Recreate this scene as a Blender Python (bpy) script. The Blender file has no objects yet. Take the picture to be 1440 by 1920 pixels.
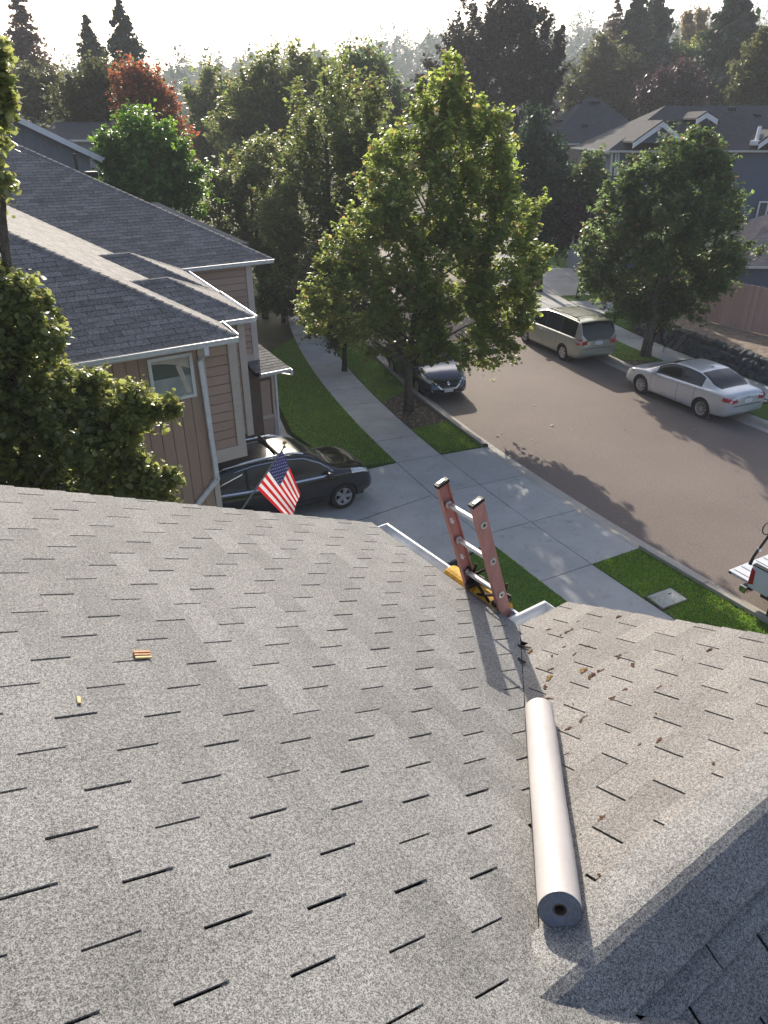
import bpy, bmesh, math, random
import numpy as np
from mathutils import Matrix, Vector
random.seed(7)
rng = np.random.default_rng(11)
SC = bpy.context.scene
COL = SC.collection
R = math.radians
# ---------------------------------------------------------------- camera
HC = 8.5                                   # eye height above the street
F_PX, PITCH, ROLL, YAW = 1335.0, R(28.33), R(-0.1), R(35.26)
_cy, _sy, _cp, _sp = math.cos(YAW), math.sin(YAW), math.cos(PITCH), math.sin(PITCH)
FWD = np.array([_sy*_cp, _cy*_cp, -_sp]); _rt = np.array([_cy, -_sy, 0.0]); _up = np.cross(_rt, FWD)
RT = math.cos(ROLL)*_rt + math.sin(ROLL)*_up
UP = -math.sin(ROLL)*_rt + math.cos(ROLL)*_up
CAM = np.array([0, 0, HC])
FH = np.array([_sy, _cy, 0.0])             # horizontal heading of the view
cd = bpy.data.cameras.new('camera'); cam = bpy.data.objects.new('camera', cd); COL.objects.link(cam)
cam.matrix_world = Matrix(((RT[0], UP[0], -FWD[0], 0), (RT[1], UP[1], -FWD[1], 0), (RT[2], UP[2], -FWD[2], HC), (0, 0, 0, 1)))
cd.sensor_fit = 'VERTICAL'; cd.sensor_height = 24.0; cd.lens = F_PX/1920*24.0
cd.clip_start = 0.05; cd.clip_end = 6000
SC.camera = cam
# ---------------------------------------------------------------- sky, sun, exposure
SUN_AZ, SUN_EL = R(25.0), R(24.6)          # azimuth from +Y towards +X
w = bpy.data.worlds.new('World'); SC.world = w; w.use_nodes = True
nt = w.node_tree; nt.nodes.clear()
sky = nt.nodes.new('ShaderNodeTexSky'); sky.sky_type = 'NISHITA'; sky.sun_disc = False
sky.sun_elevation = SUN_EL; sky.sun_rotation = SUN_AZ
sky.air_density = 0.8; sky.dust_density = 4.0; sky.ozone_density = 2.0; sky.altitude = 60
bg = nt.nodes.new('ShaderNodeBackground'); bg.inputs[1].default_value = 0.13
ow = nt.nodes.new('ShaderNodeOutputWorld')
nt.links.new(sky.outputs[0], bg.inputs[0]); nt.links.new(bg.outputs[0], ow.inputs[0])
sl = bpy.data.lights.new('sun', 'SUN'); sl.energy = 5.0; sl.angle = R(0.6); sl.color = (1.0, 0.90, 0.76)
so = bpy.data.objects.new('sun', sl); COL.objects.link(so)
sd = Vector((math.sin(SUN_AZ)*math.cos(SUN_EL), math.cos(SUN_AZ)*math.cos(SUN_EL), math.sin(SUN_EL)))
so.rotation_euler = sd.to_track_quat('Z', 'Y').to_euler(); so.location = (0, 0, 60)
vs = SC.view_settings
SC.display_settings.display_device = 'sRGB'
vs.view_transform = 'Standard'; vs.look = 'None'; vs.gamma = 1.0; vs.exposure = 0.76; vs.use_curve_mapping = False
SC.render.engine = 'CYCLES'
SC.cycles.use_denoising = True
SC.cycles.max_bounces = 6; SC.cycles.diffuse_bounces = 3; SC.cycles.glossy_bounces = 3
SC.cycles.transmission_bounces = 4; SC.cycles.transparent_max_bounces = 6; SC.cycles.volume_bounces = 0
SC.cycles.caustics_reflective = False; SC.cycles.caustics_refractive = False
SC.cycles.use_adaptive_sampling = True; SC.cycles.adaptive_threshold = 0.02
SC.cycles.sample_clamp_indirect = 6.0

# ---------------------------------------------------------------- pixel helpers (photograph is 1440 x 1920)
def ray(px, py):
    return RT*((px-720)/F_PX) - UP*((py-960)/F_PX) + FWD
def onZ(px, py, z=0.0):
    r = ray(px, py); return CAM + r*((z-HC)/r[2])
def onY(px, py, y):
    r = ray(px, py); return CAM + r*(y/r[1])
def onD(px, py, d):                        # at horizontal depth d in front of the camera
    r = ray(px, py); return CAM + r*(d/(r@FH))
def depth(P):
    return (np.asarray(P, float)-CAM)@FH
def proj(P):
    v = np.asarray(P, float)-CAM
    return 720+F_PX*(v@RT)/(v@FWD), 960-F_PX*(v@UP)/(v@FWD)

# ---------------------------------------------------------------- mesh helpers
class MB:
    def __init__(s): s.v = []; s.f = []
    def add(s, vs, fs):
        o = len(s.v); s.v += [tuple(map(float, p)) for p in vs]; s.f += [tuple(i+o for i in f) for f in fs]; return s
    def box(s, c, size, M=None):
        x, y, z = [k/2 for k in size]
        p = [(-x,-y,-z),(x,-y,-z),(x,y,-z),(-x,y,-z),(-x,-y,z),(x,-y,z),(x,y,z),(-x,y,z)]
        if M is not None: p = [M@np.array(q) for q in p]
        return s.add([(c[0]+q[0], c[1]+q[1], c[2]+q[2]) for q in p],
                     [(3,2,1,0),(4,5,6,7),(0,1,5,4),(1,2,6,5),(2,3,7,6),(3,0,4,7)])
    def bb(s, a, b):
        return s.box([(a[i]+b[i])/2 for i in range(3)], [abs(b[i]-a[i]) for i in range(3)])
    def prism(s, poly, d):                 # poly: 3-D points (planar), extruded by vector d
        n = len(poly); d = np.array(d, float); poly = [np.array(p, float) for p in poly]
        nrm = np.zeros(3)
        for i in range(n): nrm += np.cross(poly[i], poly[(i+1) % n])
        if nrm@d > 0: poly = poly[::-1]
        vs = poly + [p+d for p in poly]
        fs = [tuple(range(n)), tuple(range(2*n-1, n-1, -1))] + [((i+1) % n, i, i+n, (i+1) % n+n) for i in range(n)]
        return s.add(vs, fs)
    def tube(s, pts, rad, n=8, cap=True):
        pts = [np.array(p, float) for p in pts]
        if not hasattr(rad, '__len__'): rad = [rad]*len(pts)
        o = len(s.v); up = np.array([0.13, 0.27, 0.95])
        for i, p in enumerate(pts):
            t = pts[min(i+1, len(pts)-1)]-pts[max(i-1, 0)]; t = t/(np.linalg.norm(t)+1e-9)
            a = np.cross(t, up)
            if np.linalg.norm(a) < 0.2: a = np.cross(t, [1, 0, 0])
            a /= np.linalg.norm(a); b = np.cross(t, a)
            for k in range(n):
                an = 2*math.pi*k/n
                s.v.append(tuple(p+rad[i]*(math.cos(an)*a+math.sin(an)*b)))
        m = len(pts)
        for i in range(m-1):
            for k in range(n):
                s.f.append((o+i*n+k, o+(i+1)*n+k, o+(i+1)*n+(k+1) % n, o+i*n+(k+1) % n))
        if cap:
            s.f.append(tuple(o+k for k in range(n))); s.f.append(tuple(o+(m-1)*n+k for k in range(n-1, -1, -1)))
        return s
    def lathe(s, prof, M, n=24, close=False):   # prof: (r, h) about local z, M 4x4 numpy
        o = len(s.v)
        for r_, h in prof:
            for k in range(n):
                an = 2*math.pi*k/n
                q = M@np.array([r_*math.cos(an), r_*math.sin(an), h, 1]); s.v.append(tuple(q[:3]))
        m = len(prof); rr = m if close else m-1
        for i in range(rr):
            j = (i+1) % m
            for k in range(n):
                s.f.append((o+i*n+k, o+i*n+(k+1) % n, o+j*n+(k+1) % n, o+j*n+k))
        return s
def link(name, me, mat, parent=None, smooth=False):
    o = bpy.data.objects.new(name, me)
    if mat is not None and not me.materials: me.materials.append(mat)
    COL.objects.link(o)
    if parent is not None: o.parent = parent
    if smooth:
        me.polygons.foreach_set('use_smooth', [True]*len(me.polygons))
    return o
def mk(name, mb, mat, parent=None, smooth=False, bevel=0.0, loc=None, seg=2):
    off = parent.get('_o') if parent is not None else None
    v = mb.v
    if loc is not None: v = [(p[0]-loc[0], p[1]-loc[1], p[2]-loc[2]) for p in v]
    me = bpy.data.meshes.new(name); me.from_pydata(v, [], mb.f); me.update()
    o = link(name, me, mat, parent, smooth)
    if bevel > 0:
        bm = bmesh.new(); bm.from_mesh(me)
        bmesh.ops.remove_doubles(bm, verts=bm.verts, dist=1e-5)
        es = [e for e in bm.edges if len(e.link_faces) == 2 and e.calc_face_angle(0) > 0.5]
        bmesh.ops.bevel(bm, geom=es, offset=bevel, segments=seg, affect='EDGES', profile=0.6)
        bm.to_mesh(me); bm.free()
    return o
def npmesh(name, V, Fq, mat, parent=None, smooth=False):
    V = np.asarray(V, np.float32); Fq = np.asarray(Fq, np.int32)
    me = bpy.data.meshes.new(name); k = Fq.shape[1]
    me.vertices.add(len(V)); me.vertices.foreach_set('co', V.ravel())
    me.loops.add(Fq.size); me.loops.foreach_set('vertex_index', Fq.ravel())
    me.polygons.add(len(Fq)); me.polygons.foreach_set('loop_start', np.arange(0, Fq.size, k, dtype=np.int32))
    me.update(calc_edges=True)
    return link(name, me, mat, parent, smooth)
def tag(o, label, cat=None, group=None, kind=None):
    if label: o['label'] = label
    if cat: o['category'] = cat
    if group: o['group'] = group
    if kind: o['kind'] = kind
    return o
def thing(name, label, cat, loc=(0, 0, 0), rz=0.0, group=None):
    o = bpy.data.objects.new(name, None); COL.objects.link(o); o.empty_display_size = 0.2
    o.location = loc; o.rotation_euler = (0, 0, rz)
    return tag(o, label, cat, group)
def struct(name, mb, mat, parent=None, **k):
    o = mk(name, mb, mat, parent, **k)
    if parent is None: o['kind'] = 'structure'
    return o
def clip(poly, a, b, c):                    # keep a*x+b*y+c >= 0
    out = []
    for i in range(len(poly)):
        p, q = poly[i], poly[(i+1) % len(poly)]
        dp, dq = a*p[0]+b*p[1]+c, a*q[0]+b*q[1]+c
        if dp >= 0: out.append(p)
        if (dp >= 0) != (dq >= 0):
            t = dp/(dp-dq); out.append((p[0]+t*(q[0]-p[0]), p[1]+t*(q[1]-p[1])))
    return out
def clip_poly(poly, conv):                  # conv counter-clockwise
    for i in range(len(conv)):
        p, q = conv[i], conv[(i+1) % len(conv)]
        a, b = -(q[1]-p[1]), q[0]-p[0]
        poly = clip(poly, a, b, -(a*p[0]+b*p[1]))
        if len(poly) < 3: return []
    return poly
def area(poly):
    return abs(sum(poly[i][0]*poly[(i+1) % len(poly)][1]-poly[(i+1) % len(poly)][0]*poly[i][1] for i in range(len(poly))))/2
def ccw(poly):
    s = sum(poly[i][0]*poly[(i+1) % len(poly)][1]-poly[(i+1) % len(poly)][0]*poly[i][1] for i in range(len(poly)))
    return poly if s > 0 else poly[::-1]

# ---------------------------------------------------------------- materials
class NT:
    def __init__(s, name):
        s.m = bpy.data.materials.new(name); s.m.use_nodes = True; s.t = s.m.node_tree; s.t.nodes.clear()
        s.out = s.n('ShaderNodeOutputMaterial')
    def n(s, typ, **kw):
        nd = s.t.nodes.new(typ)
        for k, v in kw.items(): setattr(nd, k, v)
        return nd
    def l(s, a, b): s.t.links.new(a, b)
    def pos(s, scale=(1, 1, 1)):
        g = s.n('ShaderNodeNewGeometry'); m = s.n('ShaderNodeVectorMath', operation='MULTIPLY')
        m.inputs[1].default_value = scale; s.l(g.outputs['Position'], m.inputs[0]); return m.outputs[0]
    def noise(s, vec, scale, detail=2.0, rough=0.55):
        n = s.n('ShaderNodeTexNoise'); n.inputs['Scale'].default_value = scale; n.inputs['Detail'].default_value = detail
        n.inputs['Roughness'].default_value = rough; s.l(vec, n.inputs['Vector']); return n.outputs['Fac']
    def vor(s, vec, scale, feat='F1', out='Distance'):
        n = s.n('ShaderNodeTexVoronoi', feature=feat); n.inputs['Scale'].default_value = scale; s.l(vec, n.inputs['Vector']); return n.outputs[out]
    def ramp(s, fac, stops, interp='LINEAR'):
        r = s.n('ShaderNodeValToRGB'); e = r.color_ramp.elements; r.color_ramp.interpolation = interp
        while len(e) < len(stops): e.new(0.5)
        for i, (p, c) in enumerate(stops):
            e[i].position = p; e[i].color = (*c, 1) if len(c) == 3 else c
        s.l(fac, r.inputs[0]); return r.outputs[0]
    def mix(s, fac, a, b, typ='MIX'):
        m = s.n('ShaderNodeMix', data_type='RGBA', blend_type=typ)
        for sock, v in ((m.inputs[0], fac), (m.inputs[6], a), (m.inputs[7], b)):
            if isinstance(v, (int, float)): sock.default_value = v
            elif isinstance(v, (tuple, list)): sock.default_value = (*v, 1) if len(v) == 3 else v
            else: s.l(v, sock)
        return m.outputs[2]
    def math(s, op, a, b=0.0, c=0.0, clamp=False):
        m = s.n('ShaderNodeMath', operation=op); m.use_clamp = clamp
        for i, v in enumerate((a, b, c)):
            if isinstance(v, (int, float)): m.inputs[i].default_value = v
            else: s.l(v, m.inputs[i])
        return m.outputs[0]
    def bump(s, h, strength=0.3, dist=0.01):
        b = s.n('ShaderNodeBump'); b.inputs['Strength'].default_value = strength; b.inputs['Distance'].default_value = dist
        s.l(h, b.inputs['Height']); return b.outputs[0]
    def rand(s):                             # differs per object and per loose piece
        o = s.n('ShaderNodeObjectInfo'); g = s.n('ShaderNodeNewGeometry')
        return s.math('FRACT', s.math('ADD', o.outputs['Random'], g.outputs['Random Per Island']))
    def bsdf(s, col, rough=0.6, metal=0.0, spec=0.4, coat=0.0, normal=None, sheen=0.0):
        p = s.n('ShaderNodeBsdfPrincipled')
        for k, v in (('Base Color', col), ('Roughness', rough), ('Metallic', metal), ('Specular IOR Level', spec), ('Coat Weight', coat)):
            if isinstance(v, (int, float)): p.inputs[k].default_value = v
            elif isinstance(v, (tuple, list)): p.inputs[k].default_value = (*v, 1)
            else: s.l(v, p.inputs[k])
        p.inputs['Coat Roughness'].default_value = 0.06
        if normal is not None: s.l(normal, p.inputs['Normal'])
        return p.outputs[0]
    def done(s, sh): s.l(sh, s.out.inputs[0]); return s.m
def mul(c, k): return tuple(x*k for x in c)
def plain(name, col, rough=0.6, metal=0.0, spec=0.4, coat=0.0, var=0.12, scale=6.0, bump=0.0, bscale=60.0):
    t = NT(name); p = t.pos()
    n = t.noise(p, scale, 4.0)
    c = t.mix(t.ramp(n, [(0.3, (0, 0, 0)), (0.7, (1, 1, 1))]), mul(col, 1-var), mul(col, 1+var))
    nm = t.bump(t.noise(p, bscale, 3.0), bump, 0.01) if bump else None
    return t.done(t.bsdf(c, rough, metal, spec, coat, nm))
def piece_mat(name, col, var=0.2, rough=0.75, scale=(30, 30, 4), grain=0.25, bump=0.2, tint=None):
    t = NT(name); p = t.pos(scale); r = t.rand()
    g = t.noise(p, 1.0, 4.0, 0.6)
    c = t.mix(r, mul(col, 1-var), mul(tint or col, 1+var))
    c = t.mix(grain, c, t.ramp(g, [(0.25, mul(col, 0.4)), (0.75, mul(col, 1.5))]))
    return t.done(t.bsdf(c, rough, 0, 0.3, 0, t.bump(g, bump, 0.01)))
def shingle_mat(name, dark, light, sp=160.0, var=0.16, amt=1.0, rough=.88, spec=.22):
    t = NT(name); p = t.pos(); r = t.rand()
    n1 = t.noise(p, sp, 3.0, 0.7); n2 = t.noise(p, sp*0.38, 2.0, 0.6); big = t.noise(p, 1.5, 3.0); mid = t.noise(p, 7.0, 3.0)
    f = t.math('ADD', t.math('MULTIPLY', n1, 0.72), t.math('MULTIPLY', n2, 0.28))
    c = t.ramp(f, [(0.40, dark), (0.50, tuple((a+b)/2*0.92 for a, b in zip(dark, light))), (0.60, light)])
    c = t.mix(amt, tuple((a+b)/2 for a, b in zip(dark, light)), c)
    st = t.noise(t.pos((1.2, 7.0, 1.2)), 1.0, 4.0, 0.6)
    k = t.math('ADD', t.math('MULTIPLY', r, var), t.math('ADD', t.math('MULTIPLY', big, 0.34), t.math('ADD', t.math('MULTIPLY', mid, 0.26), t.math('MULTIPLY', st, 0.30))))
    k = t.math('ADD', k, 0.55-var*0.5)
    hs = t.n('ShaderNodeHueSaturation'); hs.inputs['Saturation'].default_value = 1.0; t.l(c, hs.inputs['Color']); t.l(k, hs.inputs['Value'])
    return t.done(t.bsdf(hs.outputs[0], rough, 0, spec, 0, t.bump(n1, 0.35, 0.004)))
def leaf_mat(name, a, b, c=None, cf=0.0, trans=0.42, rough=0.42, tcol=None):
    t = NT(name); g = t.n('ShaderNodeNewGeometry'); r = g.outputs['Random Per Island']
    n = t.noise(t.pos(), 1.1, 3.0)
    col = t.mix(r, a, b)
    col = t.mix(t.ramp(n, [(0.35, (0, 0, 0)), (0.65, (1, 1, 1))]), col, t.mix(0.5, col, b))
    if c is not None:
        sel = t.math('GREATER_THAN', t.math('FRACT', t.math('MULTIPLY', r, 17.3)), 1-cf); col = t.mix(sel, col, c)
    bs = t.bsdf(col, rough, 0, 0.65)
    tr = t.n('ShaderNodeBsdfTranslucent'); hs = t.n('ShaderNodeHueSaturation'); hs.inputs['Hue'].default_value = 0.485
    hs.inputs['Saturation'].default_value = 1.08; hs.inputs['Value'].default_value = 2.5
    t.l(col, hs.inputs['Color']); t.l(hs.outputs[0], tr.inputs['Color'])
    mx = t.n('ShaderNodeMixShader'); mx.inputs[0].default_value = trans; t.l(bs, mx.inputs[1]); t.l(tr.outputs[0], mx.inputs[2])
    return t.done(mx.outputs[0])
M = {}
M['roof'] = shingle_mat('granule_shingle', (0.056, 0.057, 0.059), (0.350, 0.350, 0.341), 270.0, 0.26, rough=.85, spec=.25)
M['roof_b'] = shingle_mat('dirty_shingle', (0.066, 0.061, 0.059), (0.352, 0.339, 0.322), 270.0, 0.28, rough=.85, spec=.25)
M['roof_n'] = shingle_mat('weathered_shingle', (0.10, 0.099, 0.099), (0.29, 0.28, 0.272), 60.0, 0.42, rough=.85, spec=.18)
M['roof_brown'] = shingle_mat('brown_shingle', (0.16, 0.12, 0.105), (0.42, 0.34, 0.31), 40.0, 0.35)
M['roof_far'] = shingle_mat('far_shingle', (0.055, 0.057, 0.062), (0.110, 0.108, 0.112), 20.0, 0.2, rough=.95, spec=.1)
M['tar'] = plain('asphalt_core', (0.012, 0.011, 0.011), 0.95, var=0.4, scale=40)
M['white'] = plain('white_paint', (0.74, 0.75, 0.76), 0.4, var=0.06, scale=3)
M['gutterwhite'] = plain('gutter_enamel', (0.70, 0.72, 0.74), 0.38, var=0.10, scale=9)
M['trim'] = piece_mat('beige_trim', (0.55, 0.485, 0.43), 0.06, 0.6, (3, 3, 20), 0.12, 0.08)
M['board'] = piece_mat('brown_siding', (0.43, 0.31, 0.245), 0.10, 0.7, (6, 60, 60), 0.18, 0.12)
M['panel'] = piece_mat('brown_panel', (0.41, 0.295, 0.232), 0.07, 0.7, (60, 60, 5), 0.18, 0.12)
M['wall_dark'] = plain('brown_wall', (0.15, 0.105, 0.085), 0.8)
M['tanwall'] = plain('tan_wall', (0.24, 0.205, 0.18), 0.8)
M['bluewall'] = piece_mat('blue_siding', (0.105, 0.135, 0.185), 0.06, 0.7, (3, 3, 40), 0.15, 0.1)
M['greywall'] = piece_mat('grey_siding', (0.25, 0.27, 0.285), 0.05, 0.7, (14, 14, 2), 0.2, 0.1)
M['stucco'] = plain('warm_stucco', (0.29, 0.225, 0.185), 0.85)
def glass_mat(name, col, rough=0.06):
    t = NT(name); return t.done(t.bsdf(col, rough, 0.0, 0.5, 0.0))
M['glass'] = glass_mat('dark_glass', (0.012, 0.014, 0.016))
M['winglass'] = glass_mat('window_glass', (0.10, 0.12, 0.125), 0.05)
M['blind'] = plain('window_blind', (0.34, 0.37, 0.36), 0.5, var=0.2, scale=2.5)
M['curtain'] = plain('curtain_cloth', (0.50, 0.46, 0.38), 0.7, var=0.2, scale=4)
def concrete(name, col, var=0.2):
    t = NT(name); p = t.pos(); r = t.rand()
    a = t.noise(p, 0.8, 5.0, 0.65); b = t.noise(p, 55.0, 2.0); st = t.noise(p, 3.0, 6.0, 0.7)
    c = t.mix(t.ramp(a, [(0.3, (0, 0, 0)), (0.72, (1, 1, 1))]), mul(col, 0.66), mul(col, 1.15))
    c = t.mix(t.math('MULTIPLY', r, 0.5), c, mul(col, 0.66))
    c = t.mix(0.35, c, t.ramp(b, [(0.3, mul(col, 0.55)), (0.7, mul(col, 1.35))]))
    c = t.mix(t.ramp(st, [(0.55, (0, 0, 0)), (0.75, (0.6, 0.6, 0.6))]), c, mul(col, 0.40))
    return t.done(t.bsdf(c, 0.9, 0, 0.25, 0, t.bump(b, 0.2, 0.004)))
M['concrete'] = concrete('broom_concrete', (0.49, 0.495, 0.48))
M['joint'] = plain('joint_dirt', (0.028, 0.026, 0.022), 0.95, var=0.4, scale=20)
M['kerb'] = concrete('kerb_concrete', (0.47, 0.44, 0.39))
M['soil'] = plain('mulch_soil', (0.072, 0.055, 0.042), 0.95, var=0.5, scale=14, bump=0.8, bscale=20)
M['dry'] = plain('dry_gravel_bed', (0.24, 0.19, 0.15), 0.95, var=0.35, scale=5, bump=0.6, bscale=25)
def asphalt():
    t = NT('asphalt'); p = t.pos()
    a = t.noise(p, 0.28, 5.0, 0.6); b = t.noise(p, 34.0, 2.0, 0.7); s2 = t.noise(p, 2.2, 5.0, 0.7)
    c = t.mix(t.ramp(a, [(0.3, (0, 0, 0)), (0.7, (1, 1, 1))]), (0.142, 0.118, 0.105), (0.214, 0.178, 0.158))
    c = t.mix(0.5, c, t.ramp(b, [(0.28, (0.062, 0.051, 0.046)), (0.5, (0.165, 0.132, 0.115)), (0.74, (0.34, 0.28, 0.245))]))
    c = t.mix(t.ramp(s2, [(0.62, (0, 0, 0)), (0.8, (0.4, 0.4, 0.4))]), c, (0.06, 0.052, 0.05))
    return t.done(t.bsdf(c, 0.85, 0, 0.3, 0, t.bump(b, 0.4, 0.01)))
M['asphalt'] = asphalt()
def grass_mat(name, a, b, c):
    t = NT(name); p = t.pos()
    n = t.noise(p, 1.6, 5.0, 0.65); f = t.noise(p, 38.0, 3.0, 0.7)
    col = t.mix(t.ramp(n, [(0.32, (0, 0, 0)), (0.68, (1, 1, 1))]), a, b)
    col = t.mix(t.ramp(f, [(0.45, (0, 0, 0)), (0.75, (0.8, 0.8, 0.8))]), col, c)
    return t.done(t.bsdf(col, 0.9, 0, 0.2, 0, t.bump(f, 0.8, 0.03)))
M['lawn'] = grass_mat('lawn_soil', (0.046, 0.112, 0.018), (0.080, 0.155, 0.028), (0.13, 0.185, 0.04))
M['ground'] = grass_mat('rough_ground', (0.05, 0.055, 0.025), (0.075, 0.07, 0.035), (0.11, 0.10, 0.06))
M['blade'] = leaf_mat('grass_blade', (0.070, 0.178, 0.024), (0.15, 0.27, 0.042), (0.28, 0.26, 0.09), 0.12, 0.45, 0.55)
M['bark'] = plain('bark', (0.115, 0.095, 0.078), 0.95, var=0.45, scale=14, bump=0.9, bscale=35)
M['bark_dark'] = plain('dark_bark', (0.05, 0.042, 0.036), 0.95, var=0.4, scale=14, bump=0.8, bscale=30)
M['stone'] = piece_mat('basalt_stone', (0.085, 0.088, 0.092), 0.35, 0.85, (9, 9, 9), 0.5, 0.6)
M['fence'] = piece_mat('cedar_picket', (0.56, 0.39, 0.35), 0.13, 0.8, (40, 40, 2.5), 0.22, 0.2)
M['metal'] = plain('galvanised', (0.45, 0.46, 0.47), 0.35, 0.9, var=0.1)
M['chrome'] = plain('chrome', (0.75, 0.76, 0.78), 0.12, 1.0, var=0.02)
M['alloy'] = plain('alloy_wheel', (0.58, 0.59, 0.60), 0.28, 0.85, var=0.04)
M['tyre'] = plain('tyre_rubber', (0.018, 0.018, 0.019), 0.85, var=0.2, scale=30)
M['blackplastic'] = plain('black_plastic', (0.015, 0.015, 0.016), 0.55, var=0.1)
M['red_lens'] = plain('red_lens', (0.42, 0.010, 0.012), 0.15, 0, 0.6, 0.6, var=0.1, scale=30)
M['clear_lens'] = plain('clear_lens', (0.55, 0.58, 0.60), 0.12, 0.3, 0.6, 0.6, var=0.3, scale=25)
M['plate'] = plain('licence_plate', (0.70, 0.72, 0.72), 0.4, var=0.08, scale=40)
def paint(name, col, metal=0.6, rough=0.32):
    t = NT(name); p = t.pos(); n = t.noise(p, 2.0, 4.0)
    c = t.mix(n, mul(col, 0.92), mul(col, 1.08))
    d = t.noise(p, 30.0, 3.0)
    rr = t.math('ADD', t.math('MULTIPLY', d, 0.12), rough-0.06)
    return t.done(t.bsdf(c, rr, metal, 0.5, 0.9))
# ================================================================ setting: ground, street, pavements
def street(s, d, z=0.0):                    # s metres along the left kerb line, d metres to the right of it
    th0, k = R(8.3), 0.0133
    s0 = np.array([13.16, 9.6]); n = max(2, int(abs(s)/0.5)+1)
    ss = np.linspace(0, s, n); th = th0+k*np.clip(ss, -30, 62)
    tr = lambda f_: float(np.sum((f_[1:]+f_[:-1])*np.diff(ss))/2)
    x = s0[0]+tr(np.sin(th)); y = s0[1]+tr(np.cos(th))
    t = th[-1]
    return np.array([x+d*math.cos(t), y-d*math.sin(t), z])
def heading(s): return R(8.3)+0.0133*max(-30, min(62, s))
def ribbon(s0, s1, d0, d1, z0, z1=None, step=1.0):
    z1 = z0 if z1 is None else z1
    n = max(1, int(math.ceil((s1-s0)/step))); mb = MB()
    for i in range(n+1):
        s = s0+(s1-s0)*i/n
        mb.v += [tuple(street(s, d0, z0)), tuple(street(s, d1, z1))]
    mb.f += [(2*i, 2*i+1, 2*i+3, 2*i+2) for i in range(n)]
    return mb
def slab(s0, s1, d0, d1, zt, zb, step=1.0, gap=0.012):
    s0 += gap; s1 -= gap; d0 += gap; d1 -= gap
    n = max(1, int(math.ceil((s1-s0)/step))); mb = MB()
    for i in range(n+1):
        s = s0+(s1-s0)*i/n
        mb.v += [tuple(street(s, d0, zt)), tuple(street(s, d1, zt)), tuple(street(s, d1, zb)), tuple(street(s, d0, zb))]
    for i in range(n):
        o = 4*i
        for k in range(4): mb.f.append((o+k, o+(k+1) % 4, o+4+(k+1) % 4, o+4+k))
    mb.f += [(3, 2, 1, 0), (4*n, 4*n+1, 4*n+2, 4*n+3)]
    return mb
g = MB()
N = 24; E0 = 900.0
for i in range(N+1):
    for j in range(N+1):
        g.v.append((-E0+2*E0*i/N, -E0+2*E0*j/N, -0.16))
for i in range(N):
    for j in range(N):
        a = i*(N+1)+j; g.f.append((a, a+N+1, a+N+2, a+1))
ground = struct('ground', g, M['ground'])
RW = 9.1
road = struct('road', ribbon(-40, 95, 0.28, RW-0.28, -0.055, -0.055, 1.5), M['asphalt'])
# kerbs with gutter pans; each cast length is a piece of its own
def kerb_len(s0, s1, side, drop):
    n = 6; mb = MB(); top = 0.02 if drop else 0.13
    prof = [(-0.16, -0.15), (-0.16, top), (-0.03, top), (0.02, top-0.03 if not drop else 0.0), (0.05, -0.030), (0.30, -0.052), (0.30, -0.15)]
    for i in range(n+1):
        s = s0+0.006+(s1-s0-0.012)*i/n
        for d, z in prof: mb.v.append(tuple(street(s, d if side < 0 else RW-d, z)))
    m = len(prof)
    for i in range(n):
        for k in range(m-1):
            q = (i*m+k, i*m+k+1, (i+1)*m+k+1, (i+1)*m+k)
            mb.f.append(q if side < 0 else q[::-1])
    return mb
kerb_l = struct('kerb', ribbon(-40, 95, -0.15, 0.28, -0.15, -0.15, 2), M['kerb'])
kerb_r = struct('kerb', ribbon(-40, 95, RW-0.28, RW+0.15, -0.15, -0.15, 2), M['kerb'])
s = -40.0
DRV = (-1.62, 4.9)                           # driveway crossing along s
cuts = sorted([-40+3.05*i for i in range(45) if not (-2.6 < -40+3.05*i < 6.1)]+[DRV[0], .5, 2.8, DRV[1]])
for a, b in zip(cuts[:-1], cuts[1:]):
    mk('kerb_length', kerb_len(a, b, -1, DRV[0]-0.01 <= a < DRV[1]-0.01), M['kerb'], kerb_l, smooth=False)
for i in range(40):
    a = -40+3.05*i; drop = 20 < a < 30
    mk('kerb_length', kerb_len(a, a+3.05, 1, drop), M['kerb'], kerb_r)
# left sidewalk flags, driveway apron and driveway slabs
SW0, SW1 = -3.0, -1.56
side_l = struct('sidewalk', ribbon(-40, 80, SW0, SW1, 0.0, 0.0, 2), M['joint'])
cuts = [-40+1.62*i for i in range(24) if -40+1.62*i < -3]+[DRV[0], 0.5, 2.75, DRV[1]]+[DRV[1]+1.62*i for i in range(1, 40)]
for a, b in zip(cuts[:-1], cuts[1:]):
    mk('slab', slab(a, b, SW0, SW1, 0.035+random.uniform(-.003, .003), -0.04), M['concrete'], side_l, bevel=0)
apron = struct('driveway_apron', ribbon(DRV[0], DRV[1], SW1, -0.16, -0.02, -0.02), M['joint'])
for a, b in ((DRV[0], .5), (.5, 2.75), (2.75, DRV[1])):
    mk('slab', slab(a, b, SW1, -0.165, 0.030, -0.04), M['concrete'], apron)
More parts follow.
